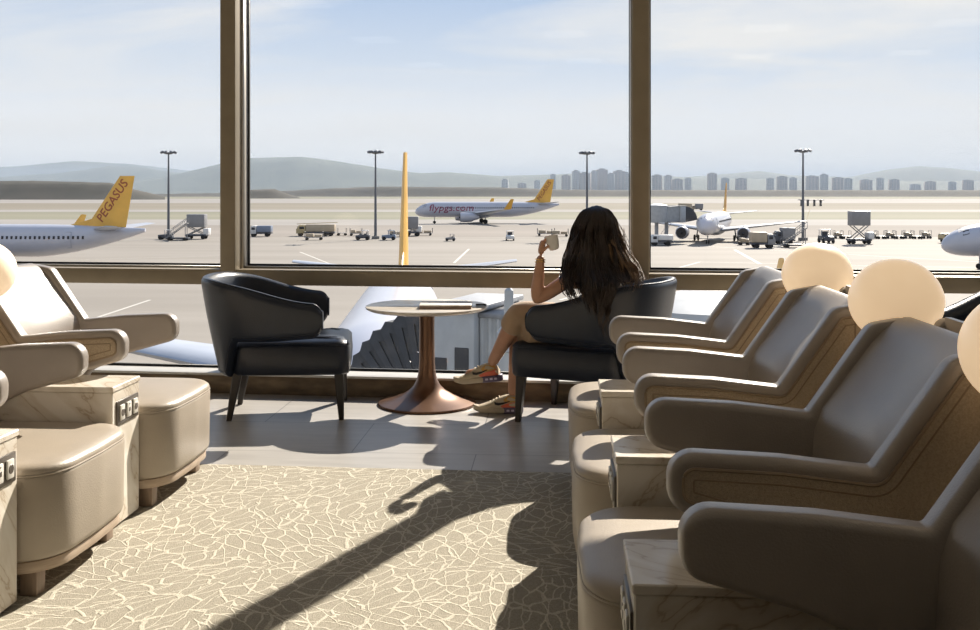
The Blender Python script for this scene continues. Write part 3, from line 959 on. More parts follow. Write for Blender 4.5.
# shoes
CREAM = M('cream_mesh_fabric', (0.55, 0.47, 0.34), .8, bump=.3, bscale=400); SOLE = M('purple_sole', (0.11, 0.09, 0.16), .5); CORAL = M('coral_panel', (0.75, 0.17, 0.10), .6)
OCHRE = M('ochre_collar', (0.62, 0.36, 0.10), .7); BLK = M('black_mark', (.012, .012, .014), .5); SOLEW = M('tan_outsole', (.45, .38, .28), .6); AIRM = M('air_unit', (.6, .55, .7), .3)
def shoe(ank, heading, pitch, label):
    t = bpy.data.objects.new('sneaker', None); COL.objects.link(t); t.parent = per
    t['label'] = label
    # local: +x toe, z up, origin at the sole under the heel
    up = bmesh.new()
    st = [(-.062, .030, .030, .070), (-.045, .034, .024, .098), (-.01, .037, .022, .108), (.03, .038, .022, .100), (.07, .041, .022, .084), (.11, .046, .020, .064), (.15, .046, .018, .050), (.18, .038, .018, .041), (.197, .020, .020, .032)]
    rings = []
    for x, w, z0, z1 in st:
        r_ = []
        for k in range(18):
            a = 2 * PI * k / 18
            c, s = math.cos(a), math.sin(a)
            yy = w * math.copysign(abs(c) ** .75, c)
            zz = (z0 + z1) / 2 + (z1 - z0) / 2 * math.copysign(abs(s) ** .8, s)
            yy *= 1 - .35 * max(0, s) ** 2
            r_.append((x, yy, zz))
        rings.append(r_)
    loft(up, rings)
    parts = [('upper', up, CREAM, None)]
    so = bmesh.new()
    O = resample(fillet([(-.075, .034, .03), (.07, .042, .1), (.15, .048, .05), (.205, .018, .025), (.205, -.014, .025), (.15, -.044, .05), (.06, -.036, .1), (-.075, -.034, .03)], 5), .02)
    slab(so, O, .004, .034, .006, lambda x, y, h: (x, y, h + max(0, x - .12) ** 2 * 2.2), 2)
    parts.append(('midsole', so, SOLEW, None))
    hs = bmesh.new()
    O2 = resample(fillet([(-.079, .036, .03), (.045, .041, .02), (.045, -.037, .02), (-.079, -.036, .03)], 5), .02)
    slab(hs, O2, .001, .038, .007, lambda x, y, h: (x, y, h), 2); parts.append(('heel_sole', hs, SOLE, 'purple cushioned heel sole'))
    def decal(poly, th_=.0016, both=True):
        b = bmesh.new()
        for s in ((1, -1) if both else (1,)):
            poly2 = resample(fillet([(x, z, .004) for x, z in poly], 2), .006)
            def wrap(x, z, h):
                w = None
                for (xa, wa, za, zb), (xb, wb, zc, zd) in zip(st, st[1:]):
                    if xa <= x <= xb or (x < st[0][0]):
                        f = (x - xa) / (xb - xa); w = wa + (wb - wa) * f; z0 = za + (zc - za) * f; z1 = zb + (zd - zb) * f; break
                if w is None: w, z0, z1 = .03, .02, .05
                sn = max(-.98, min(.98, (z - (z0 + z1) / 2) / ((z1 - z0) / 2)))
                sn2 = math.copysign(abs(sn) ** 1.25, sn); cc = math.sqrt(1 - sn2 * sn2)
                y = w * abs(cc) ** .75 * (1 - .35 * max(0, sn2) ** 2)
                return (x, s * (y + .0012 + h), z)
            slab(b, poly2, 0, th_, .0005, wrap, 1)
        return b
    parts.append(('coral_panel', decal([(-.060, .036), (.040, .036), (.052, .046), (.02, .058), (-.056, .072)]), CORAL, 'coral red side panel'))
    parts.append(('ochre_collar', decal([(-.052, .072), (.02, .062), (.035, .080), (.01, .098), (-.045, .092)]), OCHRE, 'ochre collar panel'))
    sw = decal([(-.030, .082), (.035, .056), (.062, .050), (.082, .055), (.085, .072), (.076, .066), (.060, .064), (.03, .067)], .0026)
    parts.append(('swoosh_mark', sw, BLK, 'black curved tick mark'))
    for s in (1, -1):
        for k in range(3):
            au = bmesh.new(); box(au, (-.045 + k * .026, s * (.0395 if k < 2 else .040), .020), (.016, .006, .011), .002)
            parts.append(('air_cushion', au, AIRM, 'pale air cushion in the heel'))
    lc = bmesh.new()
    for k in range(5):
        x = .055 + k * .017; zt = .0945 - k * .0095
        tube(lc, [(x, -.022, zt - .010), (x + .003, 0, zt + .001), (x, .022, zt - .010)], .0028, 6)
    parts.append(('laces', lc, CREAM, None))
    tb = bmesh.new(); box(tb, (-.060, 0, .112), (.006, .026, .040), .002, Matrix.Rotation(-.25, 3, 'Y')); parts.append(('pull_tab', tb, AIRM, 'pale heel pull tab'))
    ca = math.atan2(heading.y, heading.x)
    m = Matrix.Translation(ank) @ Matrix.Rotation(ca, 4, 'Z') @ Matrix.Rotation(pitch, 4, 'Y') @ Matrix.Translation((.018, 0, -.092))
    for nme, b, mt, lb in parts:
        b.transform(m); q = pobj(nme, b, mt, t)
        if lb: q['label'] = lb
shoe(ANL + V(0, 0, .0), Vector((-1, .12, 0)), math.radians(7), 'crossed foot sneaker, cream with coral and purple heel')
shoe(V(ANR.x, ANR.y, .0925), Vector((-1, -.02, 0)), 0, 'planted foot sneaker, cream with coral and purple heel')
# cup
t = thing('coffee_cup', "white porcelain coffee cup held up in the woman's left hand", 'cup', CUPP)
bm = bmesh.new()
lathe(bm, [(.018, 0), (.022, .002), (.028, .012), (.034, .036), (.038, .078), (.0365, .079), (.032, .038), (.026, .014), (.002, .006)], n=32)
tilt = Matrix.Rotation(math.radians(-14), 4, 'Y')
bm.transform(tilt); obj('cup_body', bm, CUPM, t)
bm = bmesh.new()
tube(bm, [(-.035, 0, .062), (-.048, 0, .062), (-.054, 0, .045), (-.048, 0, .026), (-.030, 0, .024)], .0042, 8); bm.transform(tilt); obj('handle', bm, CUPM, t)

# ------------------------------------------------------------------ outside: airfield 9.5 m below the eye
HA = 9.5; GZ = EYE - HA
CONC = M('apron_concrete', (0.235, 0.215, 0.19), .8, var=.05, vscale=.05, col2=(.285, .262, .235), spec=.1, stretch=(.35, 2.5, 1))
TAXI = M('taxiway_asphalt', (0.27, 0.255, 0.24), .85, var=.04, vscale=.02, spec=.1)
GRASS = M('dry_grass', (0.13, 0.115, 0.08), .95, vscale=.012, col2=(.18, .155, .12), stretch=(.3, 2, 1))
GRASSG = M('olive_grass', (0.13, 0.13, 0.085), .95, vscale=.006, col2=(.20, .185, .13), stretch=(.3, 2, 1))
REDG = M('bare_soil', (0.17, 0.15, 0.13), .95, vscale=.01, col2=(.23, .20, .175), stretch=(.3, 2, 1))
FARG = M('far_fields', (0.07, 0.08, 0.05), .95, vscale=.002, col2=(.12, .12, .085))
PAINT = M('road_paint_white', (.45, .43, .39), .7)
strips = [(8, 211, 'apron', CONC), (211, 286, 'service_ground', REDG), (286, 346, 'taxiway', TAXI), (346, 478, 'grass_verge', GRASSG), (478, 540, 'taxiway', TAXI), (540, 860, 'grass_field', GRASS),
          (860, 1400, 'runway', TAXI), (1400, 2300, 'far_field', GRASSG), (2300, 16000, 'far_plain', FARG)]
rotF = Matrix.Rotation(0, 4, 'Z')
def strip(d0, d1, name, mat, x0=None, x1=None, z=0):
    bm = bmesh.new()
    W = max(120, d1 * 1.1)
    a = x0 if x0 is not None else -W; b = x1 if x1 is not None else W
    vs = [bm.verts.new((x * CS - d * SN, x * SN + d * CS, GZ + z)) for x, d in ((a, d0), (b, d0), (b, d1), (a, d1))]
    bm.faces.new(vs)
    return struct(name, bm, mat)
for d0, d1, nme, mt in strips: strip(d0, d1, nme, mt)
# painted lines on the apron
bm = bmesh.new()
def gline(p, q, w):
    a, b = Vector(p), Vector(q); d = (b - a).normalized(); n_ = Vector((-d.y, d.x)) * w / 2
    vs = [bm.verts.new((v.x, v.y, GZ + .012)) for v in (a + n_, b + n_, b - n_, a - n_)]
    bm.faces.new(vs)
def gp(px, py):
    d = HA / (py - 192) * 1000; p = pos(px, d); return (p.x, p.y)
for a, b, w in (((454, 263), (469, 249), .35), ((760, 264), (735, 250), .5), ((432, 264.5), (466, 264.8), .5), ((300, 252), (340, 268), .3), ((560, 300), (700, 262), .3),
                ((150, 300), (60, 330), .3), ((700, 246), (980, 262), .3), ((0, 262), (215, 256), .2), ((700, 262), (980, 268), .25)):
    gline(gp(*a), gp(*b), w)
struct('apron_markings', bm, PAINT)

# hills
def ridge(name, d, prof, mat, depth=900, base=-30, seed=0):
    """prof: (px, py) skyline; built as a real hill body whose far side falls away"""
    rr = random.Random(seed)
    bm = bmesh.new(); rings = []
    xs = []
    for (x0, y0), (x1, y1) in zip(prof, prof[1:]):
        m_ = max(1, int((x1 - x0) / 8))
        for k in range(m_):
            f = k / m_; xs.append((x0 + (x1 - x0) * f, y0 + (y1 - y0) * f))
    xs.append(prof[-1])
    for px, py in xs:
        h = max(2, (192 - py) / 1000 * d + EYE - GZ) + rr.uniform(-1, 1) * d * .0002
        row = []
        for f, hh in ((-1, 0), (-.75, .22), (-.5, .52), (-.25, .82), (0, 1), (.3, .86), (.7, .4), (1, 0)):
            p = pos(px, d + f * depth)
            row.append((p.x, p.y, GZ + h * hh * (1 + (rr.uniform(-.06, .06) if f not in (0,) else 0)) - 1))
        rings.append(row)
    loft(bm, rings, False, False, closed=False)
    o = obj(name, bm, mat, None, True, 80); o['kind'] = 'structure'; return o
HILLF = M('forested_hill', (0.06, 0.075, 0.055), .95, vscale=.004, col2=(.10, .11, .08))
HILLN = M('scrub_embankment', (0.04, 0.04, 0.032), .95, vscale=.02, col2=(.07, .062, .05))
ridge('hills', 11500, [(-200, 172), (-80, 170), (20, 166), (75, 161), (130, 164), (200, 172), (330, 176)], HILLF, 1500, seed=5)
ridge('hills', 7600, [(-200, 180), (0, 177), (60, 173), (110, 166), (135, 166), (170, 172), (260, 180)], HILLF, 900, seed=1)
ridge('hills', 6200, [(90, 186), (130, 182), (160, 178), (210, 166), (245, 158), (300, 156.5), (330, 160), (380, 168), (420, 173), (450, 172), (500, 176), (560, 174), (600, 173), (660, 176), (720, 178), (800, 180), (1100, 182)], HILLF, 800, seed=2)
ridge('hills', 7800, [(640, 180), (700, 176), (760, 171), (790, 175), (850, 177), (885, 170), (920, 166), (950, 168), (1000, 174), (1150, 178)], HILLF, 900, seed=3)
ridge('embankment', 1300, [(-200, 180), (-50, 180), (40, 180), (110, 182), (140, 190), (165, 195.5)], HILLN, 60, seed=4)
ridge('embankment', 1500, [(225, 192), (240, 189), (275, 188.5), (290, 194), (300, 197)], HILLN, 40, seed=6)
ridge('tree_belt', 2100, [(150, 193.5), (250, 192), (330, 188), (380, 186), (500, 187), (560, 189), (640, 190), (650, 189.6), (1200, 189.6)], HILLN, 60, seed=8)

# aerial haze over the far plain
hm = bpy.data.materials.new('haze'); hm.use_nodes = True
hn, hl = hm.node_tree.nodes, hm.node_tree.links
hn.clear()
ho = hn.new('ShaderNodeOutputMaterial'); hv = hn.new('ShaderNodeVolumeScatter')
hz_c = (.56, .66, .80, 1)
hv.inputs['Color'].default_value = hz_c; hv.inputs['Density'].default_value = 1.15e-4; hv.inputs['Anisotropy'].default_value = 0
ha_ = hn.new('ShaderNodeVolumeAbsorption'); ha_.inputs['Color'].default_value = hz_c; ha_.inputs['Density'].default_value = 1.15e-4
hs_ = hn.new('ShaderNodeAddShader'); hl.new(hv.outputs[0], hs_.inputs[0]); hl.new(ha_.outputs[0], hs_.inputs[1])
hl.new(hs_.outputs[0], ho.inputs['Volume'])
bm = bmesh.new()
pl_ = [(xc * CS - d * SN, xc * SN + d * CS) for xc, d in ((-9000, 1000), (9000, 1000), (12000, 13500), (-12000, 13500))]
prism(bm, pl_, GZ + 1.0, 250)
o = obj('haze', bm, hm, None, False); o['kind'] = 'structure'

# distant tower blocks
TOWER = [M('tower_render_pale', (.38, .37, .36), .8, vscale=.05), M('tower_render_warm', (.38, .32, .28), .8, vscale=.05)]
ROOFM = M('flat_roof', (.2, .19, .18), .8); WIND = M('far_window', (.10, .11, .13), .3)
def tower(mi):
    t = thing('apartment_tower', '', 'building', (0, 0, 0))
    bm = bmesh.new(); box(bm, (0, 0, .5), (1, 1, 1)); obj('wall', bm, TOWER[mi], t, False)
    bm = bmesh.new(); box(bm, (0, 0, 1.02), (.5, .5, .05)); obj('roof', bm, ROOFM, t, False)
    bm = bmesh.new()
    for z in range(10):
        for x in (-.3, 0, .3): box(bm, (x, -.5, .07 + z * .095), (.16, .02, .04))
    obj('window', bm, WIND, t, False)
    return t
tw0 = [tower(0), tower(1)]
spots = [(553, 176, 7), (566, 174, 8), (576, 170.5, 8), (585, 173, 9), (594, 172, 8), (602, 171, 9), (611, 172.5, 8), (619, 170.5, 9), (626, 173, 8),
         (657, 176, 9), (668, 177, 8), (677, 178, 8), (688, 177.5, 9), (712, 173.5, 8), (725, 179, 8), (741, 180, 9), (770, 177, 9), (782, 176, 8), (793, 178, 8), (812, 177, 9), (824, 176, 9), (838, 176.5, 10), (848, 178, 8),
         (866, 180, 8), (880, 179, 9), (894, 181, 8), (915, 183, 10), (930, 181, 8), (952, 182, 9), (968, 181, 8), (505, 181, 7), (522, 182, 7), (537, 180, 7)]
used = [False, False]
for i, (px, py, w) in enumerate(spots):
    py += (i * 29 % 5 - 2) * .7; w *= (.75, 1.1, .9, 1.25)[i % 4]
    d = 5100 + (i * 37 % 11) * 30
    k = i % 2; p = pos(px, d, GZ - 2)
    h = (192 - py) / 1000 * d + HA + 2; s = w / 1000 * d
    lb = 'pale distant tower block on the skyline beyond the airfield'
    grp = 'tower blocks on the skyline'
    if not used[k]:
        o = tw0[k]; used[k] = True; o['label'] = lb; o['group'] = grp; o.location = p; o.rotation_euler = (0, 0, TH)
    else: o = dup(tw0[k], p, TH + (i % 3 - 1) * .2, lb, grp)
    o.scale = (s, s * .7, h)

# light masts
MAST = M('mast_steel', (.12, .13, .15), .5, metal=.4)
def mast():
    t = thing('light_mast', '', 'floodlight mast', (0, 0, 0))
    H_ = 17.5
    bm = bmesh.new(); lathe(bm, [(.30, 0), (.26, 4), (.20, 12), (.15, H_)], n=12); obj('pole', bm, MAST, t)
    bm = bmesh.new(); lathe(bm, [(.5, H_ - .3), (1.0, H_ - .1), (1.0, H_ + .05), (.4, H_ + .1)], n=16)
    for a in range(4): tube(bm, [(0, 0, H_), (1.3 * math.cos(a * PI / 2), 1.3 * math.sin(a * PI / 2), H_)], .06, 5)
    obj('lamp_ring', bm, MAST, t)
    for a in range(8):
        an = a * PI / 4
        bm = bmesh.new(); box(bm, (1.35 * math.cos(an), 1.35 * math.sin(an), H_ + .1), (.65, .5, .42), .05, Matrix.Rotation(an, 3, 'Z') @ Matrix.Rotation(.4, 3, 'Y')); obj('floodlight', bm, MAST, t, False)
    bm = bmesh.new(); box(bm, (0, 0, .3), (1.4, 1.4, .6), .05); obj('base', bm, ROOFM, t)
    return t
m0 = mast()
ml = ['floodlight mast left of the left window post, beside ground vehicles', 'floodlight mast just left of the tall yellow tail fin', "floodlight mast behind the woman's head", 'floodlight mast on the apron in the right window']
for i, (px, py) in enumerate(((168.5, 238.5), (375.5, 239), (587, 238), (803, 240.5))):
    d = HA / (py - 192) * 1000; p = pos(px, d, GZ)
    if i == 0: m0.location = p; m0['label'] = ml[0]
    else: dup(m0, p, .3 * i, ml[i])

# ------------------------------------------------------------------ airliners
PW = M('aircraft_white', (.46, .47, .53), .3, var=.02, vscale=.6, coat=.3)
PY = M('tail_yellow', (.72, .40, .07), .35, var=.05, vscale=.5)
WINGM = M('wing_grey', (.36, .39, .45), .35, var=.04, vscale=.5)
DARKM = M('engine_dark', (.03, .03, .035), .4); LETT = M('plum_lettering', (.24, .035, .085), .5); LETT2 = M('red_brown_lettering', (.30, .07, .03), .5)
TYRE = M('tyre_rubber', (.02, .02, .02), .8); GEARM = M('gear_metal', (.4, .4, .42), .4, metal=.5)
def fus(s, L=37.6):
    Rr = 1.975
    if s < 5.5:
        f = s / 5.5; r = Rr * math.sqrt(max(0, 1 - (1 - f) ** 2.1)) ; cz = 3.62 - .62 * (1 - f) ** 1.6
    elif s < 24: r = Rr; cz = 3.62
    else:
        f = (s - 24) / (L - 24); r = Rr * (1 - f ** 1.55) + .22 * f; cz = 3.62 + (Rr - r) * .72
    return r, cz
def text_mesh(body_, size, bold=0.02):
    cu = bpy.data.curves.new('t', 'FONT'); cu.body = body_; cu.size = size; cu.offset = bold; cu.shear = 0.15; cu.resolution_u = 3
    o = bpy.data.objects.new('t', cu); COL.objects.link(o)
    bpy.context.view_layer.update()
    me = bpy.data.meshes.new_from_object(o.evaluated_get(bpy.context.evaluated_depsgraph_get()))
    b = bmesh.new(); b.from_mesh(me)
    bpy.data.objects.remove(o); bpy.data.meshes.remove(me); bpy.data.curves.remove(cu)
    bmesh.ops.subdivide_edges(b, edges=[e for e in b.edges if e.calc_length() > size * .3], cuts=2)
    return b
def foil(bm, root, tip, y0, y1, z0, z1, t0, t1, vert=False):
    """wing-like panel. root/tip = (s_lead, s_trail)"""
    rings = []
    for f in [0, .33, .66, 1]:
        a = root[0] + (tip[0] - root[0]) * f; b = root[1] + (tip[1] - root[1]) * f
        y = y0 + (y1 - y0) * f; z = z0 + (z1 - z0) * f; t = (t0 + (t1 - t0) * f) / 2
        r_ = []
        for q, k in ((0, 0), (.06, .6), (.25, 1), (.6, .75), (1, .04), (.6, -.75), (.25, -1), (.06, -.6)):
            s = a + (b - a) * q
            if vert: r_.append((17 - s, y + k * t, z))
            else: r_.append((17 - s, y, z + k * t))
        rings.append(r_)
    loft(bm, rings)
def plane(name, label, loc, rz, scale=1.0, tail=None, body_text=None, gear=True, fintext=True):
    t = thing(name, label, 'airplane', loc, rz); t.scale = scale if isinstance(scale, tuple) else (scale,) * 3
    bm = bmesh.new()
    lathe_r = []
    for i in range(60):
        s = 37.6 * (i / 59) ** 1.25 if i < 60 else 37.6
        r, cz = fus(s); r = max(r, .02)
        lathe_r.append([(17 - s, r * math.cos(2 * PI * k / 36), cz + r * math.sin(2 * PI * k / 36)) for k in range(36)])
    loft(bm, lathe_r)
    f = obj('fuselage', bm, PW, t, angle=60)
    bm = bmesh.new(); ellipsoid(bm, (17 - 15.5, 0, 2.15), (4.6, 1.9, .95)); obj('belly_fairing', bm, WINGM, f)
    # cabin windows
    bm = bmesh.new()
    for side in (1, -1):
        for i in range(44):
            s = 6.5 + i * .56
            r, cz = fus(s)
            z = 4.05; y = math.sqrt(max(.01, r * r - (z - cz) ** 2))
            box(bm, (17 - s, side * y, z), (.24, .06, .36))
    obj('cabin_windows', bm, DARKM, f, False)
    bm = bmesh.new()
    for side in (1, -1):
        for s, w in ((4.6, .8), (28.8, .8)):
            r, cz = fus(s); z = 3.75; y = math.sqrt(max(.01, r * r - (z - cz) ** 2)) + .012
            for dx, dz, sx, sz in ((0, .95, w, .05), (0, -.95, w, .05), (-w / 2, 0, .05, 1.9), (w / 2, 0, .05, 1.9)):
                zz = z + dz; yy = math.sqrt(max(.01, r * r - (zz - cz) ** 2)) if sz < .1 else y
                if sz < .1: box(bm, (17 - s + dx, side * yy, zz), (sx, .05, sz))
                else:
                    tube(bm, [(17 - s + dx, side * (math.sqrt(max(.01, r * r - (q - cz) ** 2)) + .005), q) for q in [z - .95 + j * .19 for j in range(11)]], .03, 4)
    obj('door_outline', bm, WINGM, f, False)
    bm = bmesh.new()
    for side in (1, -1):
        for (s, a0, a1) in ((1.95, .62, 1.02), (1.75, 1.08, 1.50)):
            vs = []
            for (ss, a) in ((s, a0), (s + .75, a0), (s + .95, a1), (s + .25, a1)):
                r, cz = fus(ss); vs.append((17 - ss, side * math.cos(a) * (r + .025), cz + math.sin(a) * (r + .025)))
            vv = [bm.verts.new(v) for v in vs]; bm.faces.new(vv)
    obj('cockpit_window', bm, DARKM, f, False)
    # fin
    bm = bmesh.new()
    foil(bm, (30.2, 35.2), (34.5, 36.3), 0, 0, 5.0, 11.45, .55, .22, True)
    foil(bm, (27.3, 32.0), (31.2, 32.0), 0, 0, 5.2, 6.3, .3, .12, True)
    fo = obj('tail_fin', bm, PY, t, angle=50); fo['label'] = 'yellow tail fin'
    def fin_t(sv, z):
        f = (z - 5.0) / 6.45; a = 30.2 + 4.3 * f; b = 35.2 + 1.1 * f; q = max(.02, min(.98, (sv - a) / (b - a)))
        tt = (.55 - .33 * f) / 2
        for (q0, k0), (q1, k1) in zip(((0, 0), (.06, .6), (.25, 1), (.6, .75)), ((.06, .6), (.25, 1), (.6, .75), (1, .04))):
            if q <= q1: return tt * (k0 + (k1 - k0) * (q - q0) / (q1 - q0))
        return .02
    if fintext:
        ang = math.radians(56.5)
        for side in (1, -1):
            b = text_mesh('PEGASUS', 1.42, .02)
            bmesh.ops.subdivide_edges(b, edges=[e for e in b.edges if e.calc_length() > .3], cuts=2)
            w_ = max(v.co.x for v in b.verts)
            for v in b.verts:
                x, y = v.co.x, v.co.y
                if side < 0: x = w_ - x
                q = (x * math.cos(ang) + (-y if side > 0 else 0) * math.sin(ang) , x * math.sin(ang) + (y * math.cos(ang)))
                if side < 0: q = (x * math.cos(ang) - (y - 1.0) * -math.sin(ang) * -1 , x * math.sin(ang) + (1.0 - y) * -math.cos(ang) + .55)
                sv, z = 31.15 + q[0] + (1.25 if side > 0 else 0), 5.75 + q[1]
                v.co = Vector((17 - sv, side * (fin_t(sv, z) + .014), z))
            obj('fin_lettering', b, LETT2, fo, False)
    if body_text:
        b = text_mesh(body_text, 2.95, .02)
        for v in b.verts:
            s = 3.4 + v.co.x * .93; z = 3.30 + v.co.y * .8
            r, cz = fus(s); yy = math.sqrt(max(.02, r * r - min(r * r * .98, (z - cz) ** 2))) + .03
            v.co = Vector((17 - s, yy, z))
        lo = obj('fuselage_lettering', b, LETT, f, False)
    for side in (1, -1):
        bm = bmesh.new(); foil(bm, (12.2, 19.4), (20.6, 22.4), side * 1.5, side * 16.6, 2.35, 3.95, .9, .22)
        w = obj('wing', bm, WINGM, t, angle=50)
        bm = bmesh.new(); foil(bm, (20.6, 22.4), (22.1, 22.9), side * 16.6, side * 17.3, 3.95, 6.35, .20, .12)
        wl = obj('winglet', bm, PY if True else WINGM, w, angle=50)
        bm = bmesh.new(); foil(bm, (31.6, 35.2), (35.0, 36.6), side * .8, side * 6.2, 5.05, 5.55, .4, .15); obj('tailplane', bm, WINGM, t, angle=50)
        bm = bmesh.new()
        y, z = side * 5.75, 1.75
        lathe(bm, [(1.0, 0), (1.14, -.12), (1.22, -.6), (1.25, -1.5), (1.15, -2.9), (.80, -3.6), (.62, -4.4), (.3, -4.9)], (17 - 11.0, y, z), 28, 'x')
        e = obj('engine', bm, PW, t)
        bm = bmesh.new(); lathe(bm, [(.97, .01), (.97, .03)], (17 - 11.0, y, z), 28, 'x'); lathe(bm, [(.30, .03), (.18, .22), (.02, .34)], (17 - 11.0, y, z), 16, 'x'); obj('engine_fan', bm, DARKM, e)
        bm = bmesh.new(); box(bm, (17 - 14.2, y, 2.75), (3.6, .3, .9), .1); obj('pylon', bm, WINGM, e)
        bm = bmesh.new(); tube(bm, [(17 - 17.7, side * 3.5, 2.5), (17 - 17.7, side * 3.8, .6)], .14, 8); g = obj('main_gear', bm, GEARM, t)
        bm = bmesh.new()
        for dy in (-.35, .35): lathe(bm, [(.5, -.18), (.58, -.1), (.58, .1), (.5, .18)], (17 - 17.7, side * 3.8 + dy, .58), 18, 'y')
        obj('wheels', bm, TYRE, g)
    bm = bmesh.new(); tube(bm, [(17 - 5.0, 0, 2.0), (17 - 5.0, 0, .45)], .11, 8); g = obj('nose_gear', bm, GEARM, t)
    bm = bmesh.new()
    for dy in (-.2, .2): lathe(bm, [(.33, -.1), (.38, -.05), (.38, .05), (.33, .1)], (17 - 5.0, dy, .38), 16, 'y')
    obj('wheels', bm, TYRE, g)
    return t
def place(nose, tail, scale=1.0):
    h = (nose - tail); h.z = 0; h.normalize(); L = nose - h * 17 * scale
    return Vector((L.x, L.y, GZ)), math.atan2(h.y, h.x)
l, r = place(pos(364, 24.5), pos(406.5, 57.5), .88); plane('airplane', 'white airliner nose-in below the window, its yellow tail fin seen edge-on behind the table', l, r, (.88, 1, 1.02), fintext=False)
l, r = place(pos(-160, 122), pos(152, 121)); plane('airplane', 'parked airliner cut by the left edge, yellow tail fin lettered PEGASUS', l, r)
l, r = place(pos(415, 300), pos(563, 306), 1.17); plane('airplane', 'taxiing airliner with flypgs.com lettering on its side, in the middle window', l, r, 1.17, body_text='flypgs.com', fintext=True)
l, r = place(pos(704, 178), pos(728, 214)); plane('airplane', 'parked airliner facing the window right of the right post, dark bridge hood at its side', l, r)
l, r = place(pos(942, 122), pos(1260, 128)); plane('airplane', 'airliner with only its nose showing at the right edge of the photo', l, r)

# ------------------------------------------------------------------ jet bridges
BRW = M('bridge_panel', (.36, .38, .40), .5, var=.05, vscale=2); HOODM = M('hood_canvas', (.055, .06, .07), .8, vscale=3); BRD = M('bridge_trim', (.30, .31, .33), .5)
def hood(t, c, rad, wid, ax, name='canopy_hood'):
    """accordion hood: quarter fan of ribs"""
    bm = bmesh.new(); rings = []
    for i in range(23):
        a = math.radians(8 + i * 4.2); rr = rad * (1 + (.035 if i % 2 else 0))
        x, z = -math.cos(a) * rr, math.sin(a) * rr
        hw = wid / 2
        rings.append([(c[0] + x, c[1] - hw, c[2] + z), (c[0] + x, c[1] + hw, c[2] + z), (c[0] + x * .9, c[1] + hw, c[2] + z * .9), (c[0] + x * .9, c[1] - hw, c[2] + z * .9)])
    loft(bm, rings)
    for s in (-1, 1):
        for i in range(22):
            a = math.radians(8 + i * 4.2); b = math.radians(8 + (i + 1) * 4.2)
            y = c[1] + s * wid / 2 + (.05 if i % 2 else -.05)
            vs = [bm.verts.new(q) for q in ((c[0], c[1] + s * wid / 2, c[2]), (c[0] - math.cos(a) * rad, y, c[2] + math.sin(a) * rad), (c[0] - math.cos(b) * rad, c[1] + s * wid / 2, c[2] + math.sin(b) * rad))]
            bm.faces.new(vs)
    o = obj(name, bm, HOODM, t, False); o['label'] = 'dark accordion canopy'
def bridge(label, loc, rz, length=9.0, scale=1.0):
    t = thing('jet_bridge', label, 'jet bridge', loc, rz); t.scale = scale if isinstance(scale, tuple) else (scale,) * 3
    zf, zt = 3.9, 6.8
    # local: cab at origin, hood towards -x, tunnel towards +x
    bm = bmesh.new(); box(bm, (.65, 0, (zf + zt) / 2), (1.3, 3.4, zt - zf + .1), .06); cab = obj('cab', bm, BRW, t, angle=30)
    bm = bmesh.new(); box(bm, (.35, -1.71, 5.4), (.35, .03, .8), .02); box(bm, (.95, -1.71, 5.3), (.4, .03, 1.5), .02); obj('cab_window', bm, DARKM, cab, False)
    bm = bmesh.new(); box(bm, (.65, 0, zt + .1), (1.5, 3.6, .12), .03); obj('cab_roof', bm, BRD, cab)
    hood(t, (0, 0, zf), 2.85, 3.2, -1)
    bm = bmesh.new()
    n_ = int(length / .22)
    poly = []
    for i in range(n_ * 4 + 1):
        x = 1.3 + i * length / (n_ * 4); poly.append((x, -1.35 - (.07 if i % 4 in (1, 2) else 0)))
    b = [(x, 1.35 + (.07 if i % 4 in (1, 2) else 0)) for i, (x, y) in enumerate(poly)]
    prism(bm, [(p[0], p[1]) for p in poly] + [(p[0], p[1]) for p in reversed(b)], zf + .2, zt - .1)
    tn = obj('tunnel', bm, BRW, t, False)
    bm = bmesh.new(); box(bm, (1.3 + length / 2, 0, zt - .04), (length, 2.9, .10)); box(bm, (1.3 + length / 2, -1.46, zf + .15), (length, .12, .35)); box(bm, (1.3 + length / 2, 1.46, zf + .15), (length, .12, .35)); obj('tunnel_rail', bm, BRD, tn, False)
    bm = bmesh.new(); lathe(bm, [(1.9, zf), (1.95, zf + .1), (1.95, zt), (2.1, zt + .05), (2.0, zt + .25), (.6, zt + .6)], (1.3 + length + 1.2, 0, 0), 28); obj('rotunda', bm, BRW, t)
    for x in (3.2, 1.3 + length + 1.2):
        bm = bmesh.new(); tube(bm, [(x, 0, 0), (x, 0, zf + .2)], .35, 12); box(bm, (x, 0, .3), (1.4, 2.2, .5), .1); obj('support_leg', bm, BRD, t)
    bm = bmesh.new()
    for s in range(8): box(bm, (.4 + s * .32, -2.2, 3.7 - s * .46), (.32, .8, .05))
    tube(bm, [(.2, -2.6, 4.2), (3.0, -2.6, .9)], .04, 6); tube(bm, [(.2, -1.8, 4.2), (3.0, -1.8, .9)], .04, 6)
    obj('service_stairs', bm, BRD, t, False)
    return t
p = pos(455, 23.8, GZ); bridge('pale jet bridge below the window behind the round table, dark accordion hood on its end', (p.x, p.y, GZ), TH - math.radians(22), 4.6, (.85, .85, 1))
p = pos(680, 187, GZ); bridge('distant jet bridge docked at the facing airliner in the right window', (p.x, p.y, GZ), TH + PI + .5, 3.0, 1.0)
# beacon post by the right
bm = bmesh.new()

